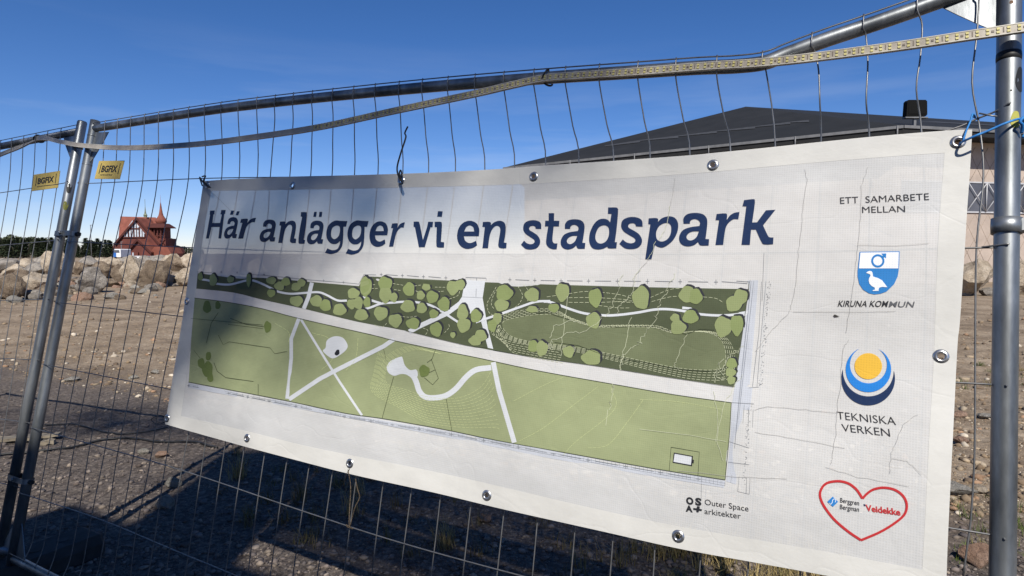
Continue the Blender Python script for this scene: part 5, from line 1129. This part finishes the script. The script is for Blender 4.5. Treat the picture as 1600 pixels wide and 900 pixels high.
for i in range(15):
    s0 = 3.15 + i * 1.22; tr.tube([wp(s0, 3.63), wp(s0, 5.08)], .035, 4)
    if i % 2 == 0: tr2 = MB(); tr2.tube([wp(s0 + .04, 3.66), wp(s0 + 1.18, 5.05)], .028, 4); tr2.tube([wp(s0 + .04, 5.05, .13), wp(s0 + 1.18, 3.66, .13)], .028, 4); tr2.build('cross_brace', M['frame'], gb)
    else: tr2 = MB(); tr2.tube([wp(s0 + .04, 3.66), wp(s0 + 1.18, 5.05)], .028, 4); tr2.tube([wp(s0 + .04, 5.05, .13), wp(s0 + 1.18, 3.66, .13)], .028, 4); tr2.build('cross_brace', M['frame'], gb); 
tr.build('mullions', M['frame'], gb)
# raised diamond shingle joints on the visible wall
jt = MB()
def diag(za, zb_, s0, s1, cell=.82):
    n_ = int((s1 - s0) / cell) + 6
    for k in range(-8, n_):
        for sg_ in (1, -1):
            # line from bottom to top
            x0 = s0 + k * cell; run = (zb_ - za) * .62; x1 = x0 + run * sg_
            if max(x0, x1) < s0 or min(x0, x1) > s1: continue
            jt.tube([wp(x0, za, .0), wp(x1, zb_, .0)], .013, 4)
diag(5.2, 6.9, .5, 12); diag(.2, 3.5, .5, 12); jt.build('shingle_joints', M['joint'], hall)['kind'] = 'stuff'
# short gutter brackets / roof lip bits along the left eave
br = MB()
for i in range(5):
    p = C0.lerp(CL, .01 + i * .19); br.tube([W(p + nl * .08 + Vector((0, 0, .02))), W(p + nl * .06 - Vector((0, 0, .75)))], .035, 5)
br.build('gutter_brackets', M['fascia'], hall)
wallbox(wc + dr * 2.7, dr, .06, nr, .6, 3.1, .06, 'down_pipe', M['frame'], hall, .1)
# floodlight on the eave corner
fb = at(1429, 183, 31.2); fl_ = empty('floodlight', 'black box floodlight standing on the roof edge of the hall', 'floodlight', fb)
o = MB(); prof = [(-.5, .02), (-.47, .72), (-.4, .8), (.42, .8), (.49, .72), (.52, .1), (.46, .02)]; o.prism(prof, -.16, .16); o.build('housing', M['matt_black'], fl_)
MB().box((0.02, -.17, .42), (.84, .02, .6)).build('lens', M['matt_black'], fl_)
MB().box((0.02, 0, -.04), (1.1, .3, .06)).build('base_plate', M['fascia'], fl_); MB().box((0, 0, -.3), (.12, .12, .5)).build('bracket', M['fascia'], fl_)

# ================================================================= CHURCH FAR LEFT
CD = 250.0; KS = CD / F
cx0 = (218 - 800) * KS
ch_ = empty('wooden_church', 'dark red wooden church with steep gables and an onion tower beyond the boulders', 'church', (cx0, CD, 0))
X_ = lambda px, y=0.0: (px - 800) * (CD + y) / F - cx0
Z_ = lambda py, y=0.0: EYE + (396 - py) * (CD + y) / F
def gable(parent, pxl, pxr, apx, pyb, pya, y0, y1, name, mat, wallmat=None, over=.8, th=.45):
    """roof with its gable facing the camera: two sloping slabs, plus the gable wall"""
    l, r_, a, zb_, za = X_(pxl, y0), X_(pxr, y0), X_(apx, y0), Z_(pyb, y0), Z_(pya, y0)
    for s_ in ((l, a), (r_, a)):
        V = [(s_[0], y0 - over, zb_), (s_[1], y0 - over, za), (s_[1], y1, za), (s_[0], y1, zb_)]; V += [(x, y, z - th) for x, y, z in V]
        MB().add(V, [(0, 1, 2, 3), (7, 6, 5, 4), (0, 4, 5, 1), (1, 5, 6, 2), (2, 6, 7, 3), (3, 7, 4, 0)]).build(name, mat, parent)
        fr = [(s_[0], y0 - over - .12, zb_ - .9), (s_[1], y0 - over - .12, za - .9), (s_[1], y0 - over - .12, za + .15), (s_[0], y0 - over - .12, zb_ + .15)]; fr += [(x, y + .1, z) for x, y, z in fr]
        MB().add(fr, [(0, 1, 2, 3), (7, 6, 5, 4), (0, 4, 5, 1), (1, 5, 6, 2), (2, 6, 7, 3), (3, 7, 4, 0)]).build('barge_board', M['reddark'], parent)
    o = MB(); o.prism([(l + .2, zb_ - .2), (r_ - .2, zb_ - .2), (a, za - .6)], y0, y0 + .4); o.prism([(l + .2, -1), (r_ - .2, -1), (r_ - .2, zb_ - .2), (l + .2, zb_ - .2)], y0, y0 + .4)
    o.build('gable_wall', wallmat or M['redwall'], parent)
# nave: ridge across the view
l, r_, zr = X_(190.8, 7), X_(246, 7), Z_(338.5, 7)
V = [(l, 7, zr), (r_, 7, Z_(340, 7)), (X_(252, 1), 1, Z_(372, 1)), (X_(187, 1), 1, Z_(371, 1)), (l, 14, Z_(371)), (r_, 14, Z_(371))]
MB().add(V, [(0, 1, 2, 3), (0, 4, 5, 1), (0, 3, 4), (1, 5, 2), (3, 2, 5, 4)]).build('nave_roof', M['redroof'], ch_)
o = MB(); o.prism([(X_(187) + .6, -1), (X_(252) - .6, -1), (X_(252) - .6, Z_(372)), (X_(187) + .6, Z_(371))], 2, 13); o.build('nave_wall', M['redwall'], ch_)
gable(ch_, 181, 252, 218, 381, 340.5, -3, 6, 'transept_roof', M['redroof'])
gable(ch_, 198.5, 239, 218, 394, 373, -8, -3, 'porch_roof', M['redroof'])
# big gable window: triangle of white framed panes
wn = empty('window', None, None); wn.parent = ch_
o = MB(); o.prism([(X_(202), Z_(371)), (X_(235.5), Z_(371)), (X_(235.5), Z_(366)), (X_(219), Z_(345)), (X_(217), Z_(345)), (X_(202), Z_(366))], -3.15, -3.02); o.build('pane', M['pane'], wn)
mu_ = MB()
for i in range(9):
    x = X_(202 + i * 4.19); top = Z_(366 - (1 - abs(i - 4) / 4) * 21 + 0); mu_.box((x, -3.25, (Z_(371) + top) / 2), (.28 if i % 2 else .5, .12, top - Z_(371)))
for py in (358, 371.4): 
    hw = (16.7 if py > 366 else 10); mu_.box((X_(218.7), -3.29, Z_(py)), (hw * 2 * KS, .12, .5))
mu_.build('mullions', M['reddark'], wn)
# low skirts of roof
def skirt(poly, y0, y1, name='side_roof', mat=None): o = MB(); o.prism([(X_(a, y0), Z_(b_, y0)) for a, b_ in poly], y0, y1); return o.build(name, mat or M['redroof'], ch_)
skirt([(162, 400.5), (181, 381), (190, 372), (200, 372), (200, 400.5)], 4, 14)
skirt([(170, 396), (176, 388), (198, 388), (198, 400.5), (170, 400.5)], -1, 4, 'side_aisle', M['redwall'])
skirt([(234, 396), (243, 385), (262, 385), (268, 396), (268, 401), (234, 401)], -7, 2, 'hipped_roof')
skirt([(262, 401), (262, 383), (268, 385), (277, 396), (277, 401)], 1, 9, 'side_aisle', M['reddark'])
MB().box((X_(218), -8.5, Z_(397)), (38 * KS, .6, 1.4)).build('porch_wall', M['redwall'], ch_)
for x in (206, 212, 224, 230): MB().box((X_(x), -8.9, Z_(397)), (.5, .3, 1.2)).build('window', M['pane'], ch_)
# tower
tw = empty('bell_tower', None, None); tw.parent = ch_; tw.location = (X_(252), -1, 0)
q = 11.3 * KS
o = MB(); o.box((0, 2, (Z_(372) - 1) / 2), (q * 2, 5, Z_(372) + 1)); o.build('tower_wall', M['redwall'], tw)
for i in range(5): MB().box((-q + .3 + i * (2 * q - .6) / 4, -.6, (Z_(372) + Z_(356)) / 2), (.45, .45, (372 - 356) * KS)).build('tower_post', M['reddark'], tw)
MB().box((0, 2.2, (Z_(372) + Z_(356)) / 2), (q * 1.72, 4, 15.6 * KS)).build('belfry', M['redwall'], tw)
MB().box((0, -.7, Z_(368.5)), (q * 2.05, .2, .35)).build('belfry_rail', M['reddark'], tw)
for i in range(4): 
    x = -q + .3 + (i + .5) * (2 * q - .6) / 4; MB().tube([(x - .8, -.8, Z_(383)), (x + .8, -.8, Z_(374))], .16, 4).build('brace', M['reddark'], tw); MB().tube([(x + .8, -.86, Z_(383)), (x - .8, -.86, Z_(374))], .16, 4).build('brace', M['reddark'], tw)
o = MB(); o.lathe([(q * 1.9, 0), (q * 1.86, .3), (q * 1.05, (356 - 349) * KS), (0.1, (356 - 348.4) * KS)], 4, (0, 2, Z_(356.5)), smooth=False, rot=Matrix.Rotation(R(45), 3, 'Z')); o.build('tower_skirt_roof', M['reddark'], tw)
k_ = KS; on = [(6.6, 0), (7.9, 2.2), (8.1, 4.2), (7.2, 6.6), (5.2, 9.2), (3.6, 12), (2.6, 16), (1.7, 22), (.9, 29), (.25, 33), (.1, 44), (0, 44)]
MB().lathe([(a * k_, b_ * k_) for a, b_ in on], 16, (0, 2, Z_(349)), smooth=True).build('onion_spire', M['redroof'], tw)
rt = MB(); rt.lathe([(2.5 * k_, 0), (2.5 * k_, 3 * k_), (3.3 * k_, 3.2 * k_), (1.6 * k_, 6 * k_), (.9 * k_, 10 * k_), (.3 * k_, 18 * k_), (.08, 29 * k_), (0, 29 * k_)], 8, (X_(218.5), 5, Z_(339)), smooth=False); rt.build('ridge_turret', M['copper'], ch_)
# stairs of low buildings and site things between boulders and church
vn = at(183, 401, 170); kv = 170 / F
van = empty('site_van', 'small white and blue van parked in front of the church', 'van', (vn.x, vn.y, 0))
zt = EYE + (396 - 389) * kv
o = MB(); o.prism([(-1.0, .5), (1.0, .5), (1.0, 2.5), (.75, zt), (-.75, zt), (-1.0, 2.4)], 0, 4.6); o.build('body', M['white'], van)
MB().prism([(-.95, .5), (-.2, .5), (-.2, 1.9), (-.95, 2.2)], -.06, -.02).build('blue_panel', M['vanblue'], van)
MB().prism([(-.72, 1.7), (.72, 1.7), (.62, 2.4), (-.62, 2.4)], -.1, -.04).build('windscreen', M['glassdark'], van)
for x in (-.85, .85):
    for y in (.7, 3.7): MB().lathe([(0, -.12), (.36, -.12), (.38, 0), (.36, .12), (0, .12)], 12, (x, y, .38), rot=Matrix.Rotation(R(90), 3, 'Y')).build('wheel', M['tyre'], van)
cb = at(219, 402, 120); kc = 120 / F; cbn = empty('white_skip', 'flat white container lying just behind the tallest boulders', 'container', (cb.x, cb.y, 0))
o = MB(); o.prism([(-1.4, .9), (-1.1, .2), (1.1, .2), (1.4, .9)], 0, 1.6); o.build('tub', M['white'], cbn); MB().box((0, .8, .95), (2.95, 1.75, .1)).build('rim', M['white'], cbn)
for i, (px, top, d_, lb) in enumerate([(143, 352, 190, 'tall thin lamp post left of the church'), (190, 378, 180, 'short pale pole right of the van')]):
    b_ = at(px, 399, d_); o = empty('lamp_post', lb, 'lamp post', (b_.x, b_.y, 0)); h_ = EYE + (396 - top) * d_ / F
    MB().tube([(0, 0, -.2), (0, 0, h_)], [.13, .08], 6).build('pole', M['fascia'], o); MB().box((.25, 0, h_), (.7, .25, .14)).build('lamp_head', M['fascia'], o)

# ================================================================= TREES ON THE SKYLINE
def conifer(seed, h_=8.0, spread=1.5, nb=26, mat=None):
    rg = random.Random(seed); o = MB(); t = MB(); t.tube([(0, 0, -.3), (.05, 0, h_ * .5), (0, 0, h_ * .97)], [.16, .1, .02], 6)
    for i in range(nb * 24):
        f_ = rg.random() ** .8; z = h_ * (.1 + .9 * f_); rad = spread * (1 - f_) ** .75 * (0.75 + .4 * math.sin(z * 6 + seed)) * rg.uniform(.35, 1.1) + .06
        a = rg.uniform(0, 6.283); L_ = rg.uniform(.3, .75) * (1.1 - f_ * .6) * spread / 1.5; ww = rg.uniform(.12, .3)
        p = Vector((math.cos(a) * rad * .55, math.sin(a) * rad * .55, z)); d = Vector((math.cos(a + rg.uniform(-.5, .5)), math.sin(a + rg.uniform(-.5, .5)), rg.uniform(-.5, .15))).normalized(); s_ = d.cross(Vector((0, 0, 1))).normalized() * ww
        q = p + d * L_; o.add([p - s_ * .4, p + s_ * .4, q + s_ + Vector((0, 0, -.1)), q - s_ + Vector((0, 0, -.12)), q + d * .25], [(0, 1, 2, 3), (3, 2, 4)])
    return t.mesh('trunk', [M['bark']]), o.mesh('crown', [mat or M['needles']])
def leaftree(seed, h_=7.0, mat=None):
    rg = random.Random(seed); o = MB(); t = MB(); t.tube([(0, 0, -.3), (.1, 0, h_ * .4), (-.1, .1, h_ * .85)], [.2, .14, .04], 6)
    cl_ = [(rg.gauss(0, 1.1), rg.gauss(0, 1.1), h_ * rg.uniform(.35, .92), rg.uniform(.7, 1.3)) for _ in range(9)]
    for (a, b_, c_, _r) in cl_: t.tube([(0, 0, c_ * .6), (a * .6, b_ * .6, c_ * .95)], [.06, .02], 4)
    for i in range(900):
        a, b_, c_, rr = rg.choice(cl_); d = Vector((rg.gauss(0, 1), rg.gauss(0, 1), rg.gauss(0, .8))).normalized() * rr * rg.uniform(.6, 1.05); p = Vector((a, b_, c_)) + d
        u = Vector((rg.gauss(0, 1), rg.gauss(0, 1), rg.gauss(0, 1))).normalized() * .26; v = d.cross(u).normalized() * .24; o.add([p - u, p - v, p + u, p + v], [(0, 1, 2, 3)])
    return t.mesh('trunk', [M['bark']]), o.mesh('crown', [mat or M['leafy']])
PR = [conifer(i, 8.2, 1.7 + .3 * (i % 4)) for i in range(6)] + [leaftree(20 + i) for i in range(3)] + [conifer(40, 8, 1.9, 34)]
spots = []
for i in range(34): spots.append((-6 + i * 2.9 + random.uniform(-1, 1), random.uniform(368, 386) - (4 if 17 < i * 2.9 < 34 and i % 2 else 0), random.uniform(185, 250), random.randrange(10)))
for i in range(26): spots.append((96 + i * 3.1 + random.uniform(-1.2, 1.2), random.uniform(368, 388), random.uniform(190, 240), random.randrange(6)))
spots += [(20, 366, 200, 7), (26, 368, 205, 6), (60, 371, 210, 4), (66, 369, 215, 8), (70, 372, 205, 2), (143, 374, 215, 1), (147, 378, 210, 2)]
for i in range(14): spots.append((272 + i * 3.3, random.uniform(383, 391) + (0 if i < 5 else -1), random.uniform(255, 300), random.randrange(10)))
for i, (px, py, d_, k) in enumerate(spots):
    b_ = at(px, 398, d_); h_ = EYE + (396 - py) * d_ / F; s_ = h_ / (8.2 if k < 6 else 7.4)
    left = px < 92; mid_ = 92 <= px < 180; cd_ = px > 315
    fam = 'dense dark conifer' if k < 6 or k == 9 else 'rounder leafy tree'
    where = 'on the skyline left of the fence posts' if left else ('on the skyline between the fence posts and the church' if mid_ else ('behind the banner cloth' if cd_ else 'low on the skyline right of the church'))
    o = empty('conifer_tree' if (k < 6 or k == 9) else 'leafy_tree', fam + ' ' + where, 'tree', (b_.x, b_.y, -.2), random.uniform(0, 6), 'trees along the far skyline ' + where)
    wk = 1.15 if mid_ else 1.1; o.scale = (s_ * random.uniform(.9, 1.25) * wk, s_ * random.uniform(.9, 1.25) * wk, s_)
    for nm, me in (('trunk', PR[k][0]), ('crown', PR[k][1])): c_ = bpy.data.objects.new(nm, me); COL.objects.link(c_); c_.parent = o

# ================================================================= BEHIND THE CAMERA: unseen house and pine added to cast shade
hb_ = empty('added_shade_house', 'plain grey two storey house added unseen behind the camera to shade the gravel', 'house', (0, 0, 0))  # added out of view; its roof edge sets the shade along the fence foot
HH = 5.86; hx = Vector((1, -.5525, 0)).normalized(); hy = Vector((-hx.y, hx.x, 0))
hb_.location = (1.2, -4.26, 0); hb_.rotation_euler = (0, 0, math.atan2(hx.y, hx.x))      # right front corner
MB().box((-2.1, -4, HH / 2 - .1), (4.2, 8, HH - .2)).build('wall', M['plaster'], hb_); MB().box((-2.1, -4, HH - .098), (4.2, 8.0, .2)).build('roof', M['roofdark'], hb_)
iR = Matrix.Rotation(-math.atan2(hx.y, hx.x), 3, 'Z'); loc_ = lambda x, y, z: iR @ (Vector((x, y, z)) - hb_.location)
MB().box(loc_(-8.5, -6.4, HH / 2 - .15), (12, 8, HH - .3), iR).build('shade_wing', M['plaster'], hb_)  # added block that flattens the shadow edge on the left gravel
MB().box(loc_(-1.57, -3.32, 6.7), (.76, .5, 1.95), iR).build('shade_stack', M['plaster'], hb_)  # added stack that only shades the strip between posts and banner
for fx in (-3.2, -1.2):
    for fz in (1.6, 4.4): wf = MB().box((fx, .02, fz), (1.2, .08, 1.3)).build('window', M['frame'], hb_); MB().box((fx, .062, fz), (1.0, .02, 1.1)).build('pane', M['glassdark'], wf)
pn = empty('added_shade_pine', 'tall flat crowned pine added unseen behind the camera to shade the banner', 'tree', (-8.0, -16.2, 0))  # added out of view as a soft shade caster
tk = 20.0; ccx, ccy = (-.6 + .02 * tk) + 8.0, (4.05 - 1.0 * tk) + 16.2
o = MB(); o.tube([(0, 0, -.3), (1.2, .1, 7), (ccx - 1.0, ccy, tk - .9), (ccx, ccy, tk - .3)], [.16, .12, .05, .03], 8)
rg = random.Random(3)
for i in range(10): a = rg.gauss(0, 1.0); o.tube([(ccx, ccy, tk - .3), (ccx - .78 * a, ccy + .63 * a, tk + rg.uniform(-.1, .2))], [.04, .015], 5)
o.build('trunk', M['bark'], pn)
o = MB()
LOB = [(230, -.35, 4.13, -.90, .43, .62, .13), (420, -1.38, 3.97, -.85, .52, .42, .27), (420, -3.0, 5.5, -1, .05, .9, .25)]  # leaf clumps laid out by where their shade should land on banner and gravel
for (nn_, lx, ly, dx_, dy_, sa_, sb_) in LOB:
    for i in range(nn_):
        ma, mi = rg.gauss(0, sa_), rg.gauss(0, sb_)
        p = Vector((lx + dx_ * ma + dy_ * mi + .02 * tk + 8.0, ly + dy_ * ma - dx_ * mi - 1.0 * tk + 16.2, tk + rg.gauss(0, .12)))
        u = Vector((rg.gauss(0, 1), rg.gauss(0, 1), rg.gauss(0, 1))).normalized() * .09; v = Vector((rg.gauss(0, 1), rg.gauss(0, 1), rg.gauss(0, 1))).cross(u).normalized() * .06
        o.add([p - u, p - v, p + u, p + v], [(0, 1, 2, 3)])
o.build('crown', M['needles'], pn)
